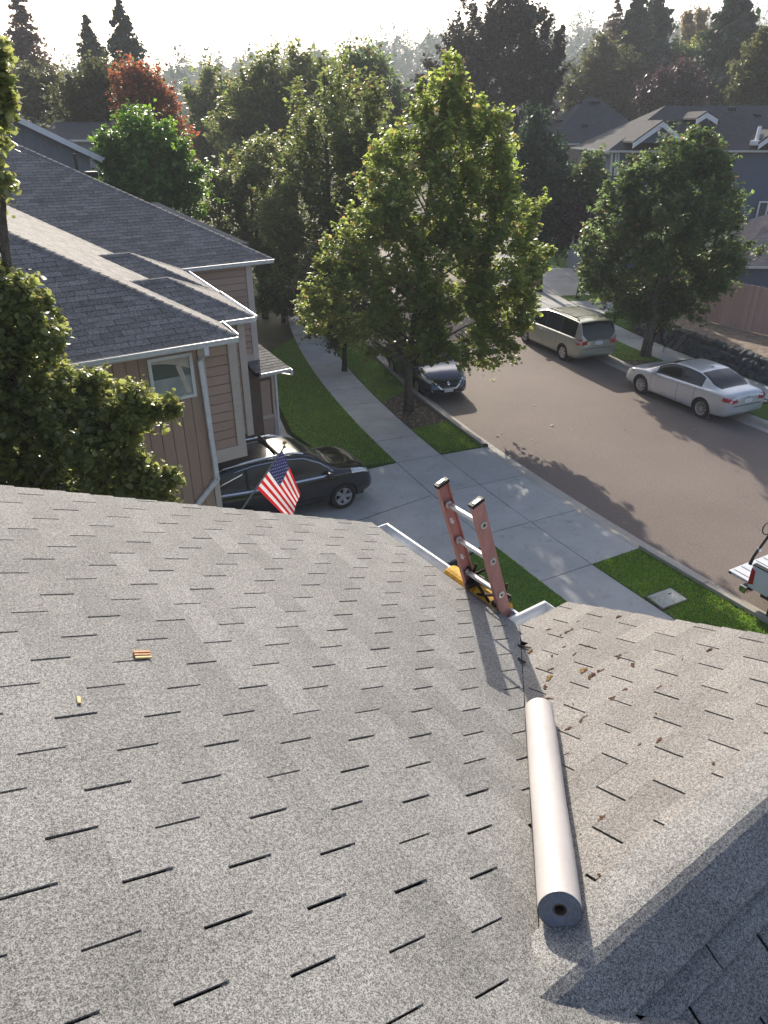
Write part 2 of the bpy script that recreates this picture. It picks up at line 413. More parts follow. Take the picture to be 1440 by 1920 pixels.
# driveway in house axes: from the garage door to the sidewalk
def quad_slab(p, zt, zb=-0.05, gap=0.011):
    c = np.mean(p, axis=0); q = []
    for a in p:
        v = np.array(a)-c; q.append(np.array(a)-v/np.linalg.norm(v)*gap*1.4)
    return MB().prism([(a[0], a[1], zb) for a in q], (0, 0, zt-zb))
def sd_pt(s, d): v = street(s, d); return (v[0], v[1])
drive = struct('driveway', MB().add([(4.2, 8.8, -0.02), (*sd_pt(.15, SW0), -0.02), (*sd_pt(2.5, SW0), -0.02), (*sd_pt(DRV[1], SW0), -0.02), (4.2, 15.7, -0.02)], [(0, 1, 2, 3, 4)]), M['joint'])
ye = [9.9, 12.8, 15.55]; se = [.15, 2.75, DRV[1]]
for j in range(2):
    xr = [sd_pt(se[j], SW0), sd_pt(se[j+1], SW0)]
    xm = [(7.15, ye[j]+.05), (7.15, ye[j+1])]
    mk('slab', quad_slab([(4.3, ye[j]-.3), xm[0], xm[1], (4.3, ye[j+1])], 0.028), M['concrete'], drive)
    mk('slab', quad_slab([xm[0], xr[0], xr[1], xm[1]], 0.031), M['concrete'], drive)
# lawns: soil sheet plus blades of grass
def sheet(poly, z): return MB().add([(p[0], p[1], z) for p in poly], [tuple(range(len(poly)))])
blades = {'v': [], 'n': 0}
def in_poly(P, poly):
    x, y = P[:, 0], P[:, 1]; ins = np.zeros(len(P), bool); n = len(poly)
    for i in range(n):
        (x0, y0), (x1, y1) = poly[i][:2], poly[(i+1) % n][:2]
        c = ((y0 > y) != (y1 > y)) & (x < (x1-x0)*(y-y0)/((y1-y0) if abs(y1-y0) > 1e-9 else 1e-9)+x0)
        ins ^= c
    return ins
def lawn(poly, z, density, hh=0.05):
    poly = ccw([tuple(p[:2]) for p in poly])
    mb = MB().prism([(p[0], p[1], -0.1) for p in poly], (0, 0, z+0.1))
    o = struct('lawn', mb, M['lawn'])
    P = np.array(poly); a, b = P.min(0), P.max(0)
    n = int((b-a).prod()*density); Q = a+(b-a)*rng.random((n, 2)); Q = Q[in_poly(Q, poly)]
    if len(Q) == 0: return o
    n = len(Q); ang = rng.random(n)*6.28; h = hh*(0.5+0.8*rng.random(n)); wd = 0.006+0.006*rng.random(n)
    ln = rng.normal(0, 0.45, (n, 2))*h[:, None]
    dx, dy = np.cos(ang)*wd, np.sin(ang)*wd
    V = np.zeros((n, 3, 3)); V[:, 0] = np.c_[Q[:, 0]-dx, Q[:, 1]-dy, np.full(n, z)]; V[:, 1] = np.c_[Q[:, 0]+dx, Q[:, 1]+dy, np.full(n, z)]
    V[:, 2] = np.c_[Q[:, 0]+ln[:, 0], Q[:, 1]+ln[:, 1], z+h]
    blades['v'].append(V.reshape(-1, 3)); return o
strip_a = [sd_pt(s, SW1) for s in np.linspace(DRV[1]+.05, 7.0, 4)]+[sd_pt(s, -0.165) for s in np.linspace(7.2, DRV[1]+.05, 4)]
lawn(strip_a, 0.045, 900)
lawn([sd_pt(s, SW1) for s in np.linspace(9.6, 34, 14)]+[sd_pt(s, -0.165) for s in np.linspace(34, 10.6, 14)], 0.045, 420)
lawn([sd_pt(s, SW1) for s in np.linspace(-14, DRV[0]-.03, 9)]+[sd_pt(s, -0.165) for s in np.linspace(DRV[0]-.03, -14, 9)], 0.045, 1500)
tree_bed = struct('planting_bed', sheet([sd_pt(s, SW1) for s in np.linspace(7.0, 9.6, 5)]+[sd_pt(s, -0.165) for s in np.linspace(10.6, 7.2, 5)], 0.03), M['soil'])
# neighbour's front lawn, our own lawn
fl = [(9.6, 15.6)]+[sd_pt(s, SW0) for s in np.linspace(DRV[1]+.05, 19, 9)]+[(12.2, 26.5), (10.6, 21.3), (9.75, 18.8)]
lawn(fl, 0.045, 700)
lawn([(4.6, 9.55), (8.85, 9.86)]+[sd_pt(s, SW0) for s in np.linspace(.10, -14, 9)]+[(4.5, -5)], 0.045, 700)
path = struct('porch_path', MB().prism([(7.2, 15.75, -0.1), (9.45, 15.75, -0.1), (9.6, 18.9, -0.1), (10.45, 21.3, -0.1), (9.6, 21.5, -0.1), (8.2, 18.0, -0.1), (7.2, 17.9, -0.1)], (0, 0, 0.125)), M['concrete'])
# right side of the street
lawn([sd_pt(s, RW+.165) for s in np.linspace(11.5, 19.5, 8)]+[sd_pt(s, RW+1.95) for s in np.linspace(19.5, 10.4, 8)], 0.045, 250)
lawn([sd_pt(s, RW+.165) for s in np.linspace(-30, 6.2, 14)]+[sd_pt(s, RW+1.95) for s in np.linspace(6.2, -30, 14)], 0.045, 160)
bed_r = struct('planting_bed', sheet([sd_pt(s, RW+.165) for s in np.linspace(6.2, 11.5, 6)]+[sd_pt(s, RW+1.95) for s in np.linspace(10.4, 6.2, 6)], 0.03), M['soil'])
side_r = struct('sidewalk', ribbon(-40, 80, RW+1.95, RW+3.45, 0.0, 0.0, 2), M['soil'])
a = -38.0
while a < 78:
    mk('slab', slab(a, a+1.7, RW+1.95, RW+3.45, 0.036+random.uniform(-.004, .004), -0.04), M['concrete'], side_r); a += 1.7
# neighbours' driveways on the far side
for i, (a, b) in enumerate(((20.2, 24.2), (26.0, 37.0))):
    dr = struct('driveway', ribbon(a, b, RW+.16, RW+15, -0.01, 0.10, 1), M['soil'])
    n = 5
    for k in range(n):
        d0, d1 = RW+3.46+k*2.2, RW+3.46+(k+1)*2.2
        for h0, h1 in ((a, (a+b)/2), ((a+b)/2, b)):
            mk('slab', slab(h0, h1, d0, d1, 0.05+0.02*k, -0.03), M['concrete'], dr)
    mk('slab', slab(a, b, RW+.17, RW+1.94, 0.034, -0.03), M['concrete'], dr)
lawn([sd_pt(s, RW+3.5) for s in (24.3, 25.9)]+[sd_pt(s, RW+12) for s in (25.9, 24.3)], 0.06, 60)
lawn([sd_pt(s, RW+3.5) for s in (15.5, 17.5, 20.1)]+[sd_pt(s, RW+9) for s in (20.1, 17.5, 15.5)], 0.06, 90)
lawn([sd_pt(s, RW+3.5) for s in (37.1, 42, 50)]+[sd_pt(s, RW+16) for s in (50, 42, 37.1)], 0.06, 25)
V = np.concatenate(blades['v']); npmesh('grass', V, np.arange(len(V)).reshape(-1, 3), M['blade'])['kind'] = 'stuff'
tag(bpy.data.objects['grass'], 'short green grass of the lawns and kerb strips', 'grass')
# utility box lid in the kerb strip
u = thing('utility_lid', 'square concrete utility lid sunk in the grass strip beside the kerb', 'lid', (11.60, 6.42, 0.045))
mb = MB().prism([(-.30, .27, -.02), (.36, .17, -.02), (.28, -.27, -.02), (-.38, -.18, -.02)], (0, 0, .05)); mk('cover', mb, M['concrete'], u, bevel=0.01)
mb = MB()
P4 = [np.array(p) for p in ((-.30, .27), (.36, .17), (.28, -.27), (-.38, -.18))]
for i in range(4):
    a, b = P4[i]*1.02, P4[(i+1) % 4]*1.02; a2, b2 = P4[i]*1.16, P4[(i+1) % 4]*1.16
    mb.prism([(*a, -.03), (*b, -.03), (*b2, -.03), (*a2, -.03)], (0, 0, .05))
mk('rim', mb, M['soil'], u); mk('lift_slot', MB().box((.16, .05, .031), (.10, .025, .004)), M['tar'], u)
# water valve lid on the far strip
u = thing('valve_lid', 'small round black valve lid in the grass at the right edge', 'lid', (24.6, 11.8, 0.05))
mk('ring', MB().lathe([(.16, 0), (.26, 0), (.26, .03), (.16, .03)], np.eye(4), 20, True), M['blackplastic'], u)
mk('cover', MB().lathe([(.0, .015), (.155, .015)], np.eye(4), 20), M['concrete'], u)

# ================================================================ our own house: the roof we stand on
ZA, TS, XE, YE = 1.6, 0.42, 2.76, 2.44       # roof slope A: z = HC-ZA-TS*x ; slope B: z = HC-ZB-TS*y
ZB = ZA+TS*(XE-YE); YR = 0.605; SL = math.hypot(1, TS); CS = 1/SL
RAKE_Y, RAKE_X = 4.08, 3.21; XJ = (ZB+TS*YR-ZA)/TS
def zA(x): return HC-ZA-TS*x
def zB(y): return HC-ZB-TS*y
ZRID = zB(YR)
def shingles(parent, O, u, v, poly, expo, tab, off0, stag, mat, thick=0.0060, gap=0.0095, k0=0, b0=0.0, keep=None, jit=0.0015, name='shingle', single=None, rowgap=None):
    """Tabs of a shingle roof: u along the eave, v up the slope, poly (ccw, in u/v), rows from the eave upwards."""
    O, u, v = np.array(O, float), np.array(u, float), np.array(v, float); n = np.cross(u, v); poly = ccw(poly)
    amin, amax = min(p[0] for p in poly), max(p[0] for p in poly); bmin, bmax = min(p[1] for p in poly), max(p[1] for p in poly)
    out = []; k = int(math.floor((bmin-b0)/expo))
    while b0+k*expo < bmax:
        r0 = b0+k*expo; o = (off0+stag*(k-k0)) % tab; j = int(math.floor((amin-o)/tab))
        while o+j*tab < amax:
            a0 = o+j*tab+gap/2+random.uniform(-jit, jit); a1 = o+(j+1)*tab-gap/2+random.uniform(-jit, jit)
            up_ = r0+(expo*1.13 if rowgap is None else expo-rowgap*random.uniform(.3, 1.3))
            q = clip_poly([(a0, r0), (a1, r0+random.uniform(-jit, jit)), (a1, up_), (a0, up_)], poly)
            if len(q) >= 3 and area(q) > expo*tab*0.04:
                lift = random.uniform(0, 0.0012)
                tp = [thick*2.0+lift-(thick*0.95+lift)*(p[1]-r0)/expo for p in q]
                top = [O+u*p[0]+v*p[1]+n*h for p, h in zip(q, tp)]; bot = [t_-n*thick*1.02 for t_ in top]
                m = len(q)
                fs = [tuple(range(m)), tuple(range(2*m-1, m-1, -1))]+[((i+1) % m, i, i+m, (i+1) % m+m) for i in range(m)]
                out.append((top, bot, fs, area(q)))
            j += 1
        k += 1
    rest = MB(); done = []
    for i, (top, bot, fs, ar) in enumerate(out):
        c = np.mean(top, axis=0)
        if single is not None and single(c):
            mb = MB().add([p-c for p in top+bot], fs); ob = mk(name, mb, mat, parent); ob.location = tuple(c); done.append(ob)
        else: rest.add(top+bot, fs)
    if rest.v:
        ob = mk('shingle_field', rest, mat, parent); ob['kind'] = 'stuff'
    return done
hs = thing('house', 'own house with the pale grey shingle roof in the foreground', 'house', (0, 0, 0))
def in_view(c, px0=-60, px1=1500, py1=1985):
    x, y = proj(c); return px0 < x < px1 and -50 < y < py1
# --- slope A: falls to the street side (+X); deck, then tabs
XTOP = -2.2
pa = [(XE, YE), (XE, RAKE_Y), (XTOP, RAKE_Y), (XTOP, -2.4), (XJ+(YR+2.4)*0.62/TS, -2.4), (XJ, YR)]
mb = MB().prism([(x, y, zA(x)-0.012) for x, y in pa], (0, 0, -0.03)); deckA = mk('roof_slope', mb, M['tar'], hs)
vv = np.array([-CS, 0, TS*CS]); uu = np.array([0, 1.0, 0]); uu = -uu; O = np.array([XE, 0, zA(XE)])
# u must satisfy u x v = up normal
if np.cross(uu, vv)[2] < 0: uu = -uu
def A_uv(x, y): return (y*uu[1], (XE-x)*SL)
polyA = [A_uv(*p) for p in [(XE, RAKE_Y), (XE, YE), (XJ, YR), (XJ+(YR+2.4), -2.4), (XTOP, -2.4), (XTOP, RAKE_Y)]]
# non convex at the valley: split in two convex pieces
pA1 = [A_uv(*p) for p in [(XE, RAKE_Y), (XE, YE), (XJ, YR), (XTOP, YR), (XTOP, RAKE_Y)]]
pA2 = [A_uv(*p) for p in [(XJ, YR), (XJ+2.96*0.62/TS, -2.4), (XTOP, -2.4), (XTOP, YR)]]
EXPO, TAB = 0.1381, 0.3413
b_al = (XE*SL-(0.0739*1.6)) % EXPO           # rows line up with the photograph's butt edges
kA = round((XE*SL-0.0739*1.6-b_al)/EXPO)
cnt = {'n': 0}
def singleA(c):
    if c[1] < 0.3: return False
    return in_view(c)
sgn = uu[1]
shA = shingles(deckA, O, uu, vv, pA1, EXPO, TAB, (sgn*0.7087*1.6) % TAB, -sgn*0.0945*1.6, M['roof'], k0=kA, b0=b_al, single=singleA)
shingles(deckA, O, uu, vv, pA2, EXPO, TAB, (sgn*0.7087*1.6) % TAB, -sgn*0.0945*1.6, M['roof'], k0=kA, b0=b_al, single=None)
# --- slope B: falls away from us (+Y), on the small front gable
pb = [(XE, YE), (XJ, YR), (RAKE_X, YR), (RAKE_X, YE)]
mb = MB().prism([(x, y, zB(y)-0.012) for x, y in pb], (0, 0, -0.03)); deckB = mk('roof_slope', mb, M['tar'], hs)
vB = np.array([0, -CS, TS*CS]); uB = np.array([1.0, 0, 0])
if np.cross(uB, vB)[2] < 0: uB = -uB
sB = uB[0]
def B_uv(x, y): return (x*sB, (YE-y)*SL)
b_alB = (YE*SL-1.002) % EXPO; kB = round((YE*SL-1.002-b_alB)/EXPO)
shB = shingles(deckB, np.array([0, YE, zB(YE)]), uB, vB, [B_uv(*p) for p in [(XE+.012, YE), (XJ+.012, YR), (RAKE_X, YR), (RAKE_X, YE)]], EXPO, TAB, (sB*1.867) % TAB, -sB*0.19, M['roof_b'], k0=kB, b0=b_alB, single=in_view, rowgap=.006)
# --- slope C: the back of the gable, in shade
TC = 0.62
zC = lambda y: ZRID-TC*(YR-y)
pc = [(XJ, YR), (RAKE_X, YR-(RAKE_X-XJ)*TS/TC), (RAKE_X, YR)]
mb = MB().prism([(x, y, zC(y)-0.012) for x, y in pc], (0, 0, -0.03)); deckC = mk('roof_slope', mb, M['tar'], hs)
SLC = math.hypot(1, TC); vC = np.array([0, 1/SLC, TC/SLC]); uC = np.array([-1.0, 0, 0])
if np.cross(uC, vC)[2] < 0: uC = -uC
shingles(deckC, np.array([0, YR-2.2, zC(YR-2.2)]), uC, vC, [(p[0]*uC[0], (p[1]-(YR-2.2))*SLC) for p in pc], EXPO, TAB, 0.1, 0.16, M['roof'], single=in_view)
# ridge caps, bent over the ridge
x = RAKE_X
while x > XJ+0.02:
    mb = MB(); L = 0.165; wd = 0.15
    for xx, lift in ((x, 0.017), (x-L, 0.011)):
        for q in np.linspace(-1, 1, 11):
            y = q*wd; r_ = 0.022
            zz = -(TS if y > 0 else TC)*(math.sqrt(y*y+r_*r_)-r_*0.9)
            mb.v.append((xx, YR+y, ZRID+zz+lift))
    for k in range(10): mb.f.append((k, k+1, k+12, k+11))
    n0 = len(mb.v)
    mb.v += [(p[0], p[1], p[2]-0.006) for p in mb.v[:22]]
    for k in range(10): mb.f += [(n0+k, n0+k+11, n0+k+12, n0+k+1), (k+1, k, n0+k, n0+k+1)]
    mb.f += [(0, 11, n0+11, n0), (21, 10, n0+10, n0+21)]
    c = np.array([x-L/2, YR, ZRID]); ob = mk('ridge_cap', mb, M['roof'], deckB, smooth=False, loc=c); ob.location = tuple(c)
    x -= 0.138
# drip edges along rakes, fascia, gutters
def slope_pt(a, b): return np.array(a), np.array(b)
mb = MB()
mb.prism([(XTOP, RAKE_Y, zA(XTOP)-0.13), (XE, RAKE_Y, zA(XE)-0.13), (XE, RAKE_Y, zA(XE)-0.013), (XTOP, RAKE_Y, zA(XTOP)-0.013)], (0, -0.03, 0))
mk('rake_board', mb, M['white'], hs)
mb = MB().prism([(RAKE_X, YE, zB(YE)-0.13), (RAKE_X, YR, ZRID-0.13), (RAKE_X, YR-2.2, zC(YR-2.2)-0.13), (RAKE_X, YR-2.2, zC(YR-2.2)-0.013), (RAKE_X, YR, ZRID-0.013), (RAKE_X, YE, zB(YE)-0.013)], (-0.03, 0, 0))
mk('rake_board', mb, M['white'], hs)
def gutter(t, name, P0, P1, out, mat, wd=0.12, cap0=True, cap1=True, dep=0.10):
    """K-style gutter from P0 to P1 (top back edge), out = horizontal unit vector away from the house"""
    P0, P1, out = np.array(P0, float), np.array(P1, float), np.array(out, float); up = np.array([0, 0, 1.])
    prof = [(0, 0), (0, -dep), (wd*.62, -dep), (wd*.80, -dep*.72), (wd*.86, -dep*.35), (wd, -dep*.22), (wd, 0.004), (wd-.018, 0.004), (wd-.018, -.010),
            (wd-.014, -.010), (wd-.006, -.004), (wd-.006, -dep*.22), (wd*.80, -dep*.36), (wd*.74, -dep*.70), (wd*.58, -dep+.006), (.006, -dep+.006), (.006, 0)]
    mb = MB(); m = len(prof)
    for P in (P0, P1):
        for a, b in prof: mb.v.append(tuple(P+out*a+up*b))
    for k in range(m): mb.f.append((k, (k+1) % m, m+(k+1) % m, m+k))
    d = (P1-P0)/np.linalg.norm(P1-P0)
    for P, c, sg in ((P0, cap0, -1), (P1, cap1, 1)):
        if c: mb.prism([P+out*a+up*b for a, b in prof[:7]], d*0.006*sg)
    return mk(name, mb, mat, t)
ZG = zA(XE)-0.012
gutter(hs, 'gutter', (XE, YE+.12, ZG), (XE, RAKE_Y-.06, ZG), (1, 0, 0), M['gutterwhite'], cap0=False)
gutter(hs, 'gutter', (XE+.0, YE, ZG), (RAKE_X-.10, YE, ZG), (0, 1, 0), M['gutterwhite'], cap0=False)
mb = MB().bb((XE-.02, YE-.02, ZG-.16), (XE, RAKE_Y-.05, ZG-.0)); mk('fascia', mb, M['white'], hs)
mb = MB().bb((XE, YE-.02, ZG-.16), (RAKE_X-.03, YE, ZG-.0)); mk('fascia', mb, M['white'], hs)
# walls below (out of sight in the photograph)
mb = MB().bb((-6, -7, -0.1), (XE-.45, RAKE_Y-.4, ZG-.2)); mk('wall', mb, M['greywall'], hs)
mb = MB().bb((XE-.45, YR-2.0, -0.1), (RAKE_X-.3, YE-.4, ZG-.2)); mk('wall', mb, M['greywall'], hs)
# far part of the main roof behind the camera
mb = MB().prism([(XTOP, -2.4, zA(XTOP)-.012), (XTOP, RAKE_Y, zA(XTOP)-.012), (-7.0, RAKE_Y, zA(XTOP)-.012-TS*4.8), (-7.0, -7, zA(XTOP)-.012-TS*4.8), (XTOP, -7, zA(XTOP)-.012)], (0, 0, -.03)); mk('roof_slope', mb, M['roof'], hs)
mb = MB().prism([(XTOP, -7, zA(XTOP)-.012), (XTOP, -2.41, zA(XTOP)-.012), (XE, -2.41, zA(XE)-.012), (XE, -7, zA(XE)-.012)], (0, 0, -.03)); mk('roof_slope', mb, M['roof'], hs)
# leaves lying in the gutter
def debris(t, P, n, spread, mat, size=0.03):
    mb = MB()
    for i in range(n):
        c = np.array(P)+np.array([random.gauss(0, spread[0]), random.gauss(0, spread[1]), random.uniform(0, .02)])
        a = random.random()*6.28; d1 = np.array([math.cos(a), math.sin(a), random.uniform(-.4, .4)])*size*random.uniform(.5, 1); d2 = np.array([-math.sin(a), math.cos(a), random.uniform(-.5, .5)])*size*.4
        mb.add([c-d1, c+d2, c+d1, c-d2], [(0, 1, 2, 3)])
    return mb
M['litter'] = leaf_mat('leaf_litter', (0.05, 0.028, 0.014), (0.12, 0.07, 0.03), None, 0, 0.1, 0.8)
for y in (3.62, 3.45, 3.3):
    tag(mk('leaf_litter', debris(None, (XE+.05, y, ZG-.085), 60, (.02, .05), M['litter']), M['litter']), 'dark leaf litter lying in the white gutter', 'litter', 'leaf litter in the gutter')
# ================================================================ tan neighbour house
T4 = 0.49; E2 = np.array([0.15, 0.987]); EZ = 5.40
nb = thing('house', 'tan two-storey house with stepped grey hip roofs, left of the driveway', 'house', (4.9, 11.7, 0))
NL = np.array([4.9, 11.7, 0.0])
def np_(name, mb, mat, parent=None, **k):
    return mk(name, mb, mat, parent if parent is not None else nb, loc=NL, **k)
def roof_plane(parent_t, L0, pts, mat, name='roof_slope', single=None, expo=0.14, tab=0.33, stag=0.16, eave=None, thick=0.006, field=True, deck=None):
    """pts: planar polygon in world space, first two points run along the eave"""
    P = [np.array(p, float)-L0 for p in pts]
    n = np.zeros(3)
    for i in range(len(P)): n += np.cross(P[i], P[(i+1) % len(P)])
    n /= np.linalg.norm(n)
    if n[2] < 0: n = -n
    u = P[1]-P[0]; u[2] = 0; u /= np.linalg.norm(u); v = np.cross(n, u)
    if v[2] < 0: u = -u; v = np.cross(n, u)
    ob = mk(name, MB().prism([p-n*0.012 for p in P], -n*0.09), deck or M['tar'], parent_t)
    if field:
        poly = [((p-P[0])@u, (p-P[0])@v) for p in P]
        shingles(ob, P[0], u, v, poly, expo, tab, random.random()*tab, stag, mat, thick=thick, gap=0.008, single=single)
    return ob
def hipcap(parent, a, b, mat, L0, wd=0.13, drop=0.055):
    a, b = np.array(a, float)-L0, np.array(b, float)-L0
    d = (b-a); ln = np.linalg.norm(d); d /= ln; side = np.cross(d, [0, 0, 1]); side /= np.linalg.norm(side); up = np.cross(side, d)
    n = max(1, int(ln/0.17)); mb = MB()
    for i in range(n):
        p0 = a+d*(ln*i/n); p1 = a+d*(ln*(i+1)/n+0.03); h0, h1 = 0.030, 0.018
        o = len(mb.v)
        for p, h in ((p0, h0), (p1, h1)):
            for q, dz in ((-1, -drop), (-.35, -.006), (0, .004), (.35, -.006), (1, -drop)): mb.v.append(tuple(p+side*wd*q+up*(h+dz)))
        for k in range(4): mb.f.append((o+k, o+k+1, o+k+6, o+k+5))
        mb.f.append((o+4, o+3, o+2, o+1, o))
    return mk('hip_cap', mb, mat, parent)
def ev(P, dx, dy): return np.array([P[0]+dx+E2[0]*dy, P[1]+E2[1]*dy])
P1 = np.array([4.91, 11.25]); P2 = np.array([5.76, 12.40]); P3 = np.array([6.12, 14.95]); P4_ = np.array([9.01, 17.84])
def hippt(P, s_, z=EZ): return np.array([P[0]-s_+E2[0]*s_, P[1]+E2[1]*s_, z+T4*s_])
XL = -5.5
# V1 front slope (faces us) with separate shingles, lit side slope
n1 = P1[0]-XL; s1 = 7.2
def near_v1(c):
    x, y = proj(np.array(c)+NL); return -20 < x < 1460 and y < 1000
slope1 = roof_plane(nb, NL, [(XL, P1[1], EZ), (P1[0], P1[1], EZ), hippt(P1, s1), (XL, *hippt(P1, s1)[1:])], M['roof_n'], single=near_v1)
sideP = [np.array([*P1, EZ]), np.array([*ev(P1, 0, 7.0), EZ])]
s_v = 6.4
# lit slope of V1: between its hip and the valley against V4
q4 = np.array([*ev(P1, 0, 7.2), EZ])
slope1b = roof_plane(nb, NL, [(*P1, EZ), q4, hippt(ev(P1, 0, 7.2), s1), hippt(P1, s1)], M['roof_n'], expo=0.14)
hipcap(slope1, hippt(P1, 0.02), hippt(P1, s1), M['roof_n'], NL)
# V2 and V3: small hip ends pushing out of the lit slope
def hip_end(Pn, wid, ridge_in, tops=True):
    Pf = ev(Pn, 0, wid); h = wid/2
    apex = np.array([*ev(Pn, -h, h), EZ+T4*h]); back = np.array([apex[0]-ridge_in, apex[1], apex[2]])
    bn = np.array([Pn[0]-h-ridge_in, Pn[1], EZ]); bf = np.array([Pf[0]-h-ridge_in, Pf[1], EZ])
    a = roof_plane(nb, NL, [bn, (*Pn, EZ), apex, back], M['roof_n'])
    b = roof_plane(nb, NL, [(*Pn, EZ), (*Pf, EZ), apex], M['roof_n'])
    c = roof_plane(nb, NL, [(*Pf, EZ), bf, back, apex], M['roof_n'], field=False, deck=M['roof_n'])
    hipcap(a, (*Pn, EZ), apex, M['roof_n'], NL, 0.11); hipcap(b, (*Pf, EZ), apex, M['roof_n'], NL, 0.11); hipcap(a, apex, back, M['roof_n'], NL, 0.11)
    return Pf
Pf2 = hip_end(P2, 2.55, 1.2)
Pf3 = hip_end(P3, 2.95, 1.6)
# V4: the tall far block
s4 = 7.5
slope4 = roof_plane(nb, NL, [(XL+3, P4_[1], EZ+.05), (*P4_, EZ+.05), hippt(P4_, s4, EZ+.05), (XL+3, *hippt(P4_, s4, EZ+.05)[1:])], M['roof_n'])
slope4b = roof_plane(nb, NL, [(*P4_, EZ+.05), (*ev(P4_, 0, 12), EZ+.05), hippt(ev(P4_, 0, 12), s4, EZ+.05), hippt(P4_, s4, EZ+.05)], M['roof_n'], field=False, deck=M['roof_n'])
hipcap(slope4, hippt(P4_, 0.02, EZ+.05), hippt(P4_, s4, EZ+.05), M['roof_n'], NL)
# a low cross hip on the far side of V4
q5 = ev(P4_, 0.35, 3.2)
a5 = np.array([*ev(q5, -2.2, 2.2), EZ+.05+T4*2.2])
np_('roof_slope', MB().prism([(*q5, EZ+.05), a5, (a5[0]-2.2, a5[1], a5[2]), (q5[0]-4.2, q5[1], EZ+.06)], (0, 0, -.08)), M['roof_n'])
np_('roof_slope', MB().prism([(*q5, EZ+.05), (*ev(q5, 0, 4.4), EZ+.05), a5], (0, 0, -.08)), M['roof_n'])
# vent pipe and box vent on the tall roof
pv = hippt(P4_, 4.35, EZ+.05)+np.array([.35, .5, -.1])
np_('vent_pipe', MB().tube([pv, pv+[0, 0, .42]], .04, 10), M['blackplastic'])
bv = hippt(P4_, 4.05, EZ+.05)+np.array([.4, .6, -.05])
np_('box_vent', MB().box(bv, (.30, .30, .16)), M['blackplastic'], bevel=.03)
# --- gutters and fascia
gutter(nb, 'gutter', np.array([XL, P1[1]+.02, EZ+.01])-NL, np.array([P1[0]-.02, P1[1]+.02, EZ+.01])-NL, (0, -1, 0), M['gutterwhite'])
gutter(nb, 'gutter', np.array([P1[0]-.01, P1[1]+.1, EZ+.01])-NL, np.array([*ev(P1, -.01, 1.5), EZ+.01])-NL, (1, 0, 0), M['gutterwhite'], .09)
gutter(nb, 'gutter', np.array([P2[0]-.9, P2[1]+.02, EZ+.01])-NL, np.array([P2[0], P2[1]+.02, EZ+.01])-NL, (0, -1, 0), M['gutterwhite'])
gutter(nb, 'gutter', np.array([*P2, EZ+.01])-NL, np.array([*Pf2, EZ+.01])-NL, (1, 0, 0), M['gutterwhite'], .10)
gutter(nb, 'gutter', np.array([*P3, EZ+.01])-NL, np.array([*Pf3, EZ+.01])-NL, (1, 0, 0), M['gutterwhite'], .10)
gutter(nb, 'gutter', np.array([5.9, P4_[1]+.02, EZ+.06])-NL, np.array([P4_[0], P4_[1]+.02, EZ+.06])-NL, (0, -1, 0), M['gutterwhite'])
# --- walls
YW1, YW2, YW4 = 11.70, 11.98, 18.10
XG = 4.42                                      # right end of the near side wall (ground floor / panelled wall)
def wallbox(a, b, mat, name='wall'): return np_(name, MB().bb(a, b), mat)
wl = wallbox((XL+.4, YW1+.02, -.05), (XG, 17.9, EZ-.02), M['wall_dark'])
x = XG-.085; i = 0
while x > 1.0:                                 # vertical panels, grooves between them
    x0 = max(1.0, x-.205)
    np_('siding_panel', MB().bb((x0+.006, YW1-.012, .05), (x-.004, YW1+.018, EZ-.12)), M['panel'], wl)
    x = x0; i += 1
np_('siding_panel', MB().bb((XL+.4, YW1-.012, .05), (.994, YW1+.018, EZ-.12)), M['panel'], wl)
np_('corner_trim', MB().bb((XG-.08, YW1-.03, -.02), (XG+.03, YW1+.1, EZ-.12)), M['trim'])
np_('band_trim', MB().bb((XL+.4, YW1-.026, 1.62), (XG-.085, YW1-.012, 1.78)), M['trim'])
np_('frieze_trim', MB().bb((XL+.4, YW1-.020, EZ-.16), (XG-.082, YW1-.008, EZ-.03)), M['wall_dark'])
# overhanging upper storey with lap siding
def lap(parent, x0, x1, y, z0, z1, st=0.175):
    z = z0
    while z < z1-.01:
        zt = min(z+st-.016, z1)  # open gap bares the darker wall, standing in for each lap's shadow line
        v = [(x0, y-.036, z), (x1, y-.036, z), (x1, y-.022, zt), (x0, y-.022, zt), (x0, y+.01, z), (x1, y+.01, z), (x1, y+.01, zt), (x0, y+.01, zt)]
        np_('siding_board', MB().add(v, [(0, 1, 2, 3), (5, 4, 7, 6), (4, 5, 1, 0), (3, 2, 6, 7), (4, 0, 3, 7), (1, 5, 6, 2)]), M['board'], parent)
        z += st
XB = 5.13
up1 = wallbox((XG+.031, YW1+.19, 2.95), (XB-.01, 17.5, EZ-.02), M['wall_dark'])
lap(up1, XG+.035, XB-.17, YW1+.19, 3.20, EZ-.04)
np_('corner_trim', MB().bb((XB-.165, YW1+.13, 2.99), (XB, YW1+.32, EZ-.04)), M['trim'])
np_('band_trim', MB().bb((XG+.034, YW1+.12, 2.94), (XB+.006, YW1+.30, 3.195)), M['trim'])
# V2 wall (small return) and V4 wall with lap siding
w2 = wallbox((4.9, 12.75, 2.95), (5.70, 15.0, EZ-.02), M['wall_dark'])
lap(w2, 5.135, 5.56, 12.75, 3.0, EZ-.04)
np_('corner_trim', MB().bb((5.565, 12.70, 2.95), (5.71, 12.83, EZ-.04)), M['trim'])
XC = 8.47
w4 = wallbox((5.0, YW4, -.05), (XC, 29.0, EZ+.02), M['wall_dark'])
lap(w4, 5.2, XC-.16, YW4, 2.98, EZ-.02)
np_('corner_trim', MB().bb((XC-.155, YW4-.05, 2.72), (XC+.02, YW4+.1, EZ-.02)), M['trim'])
np_('band_trim', MB().bb((5.2, YW4-.045, 2.70), (XC-.157, YW4-.009, 2.975)), M['trim'])
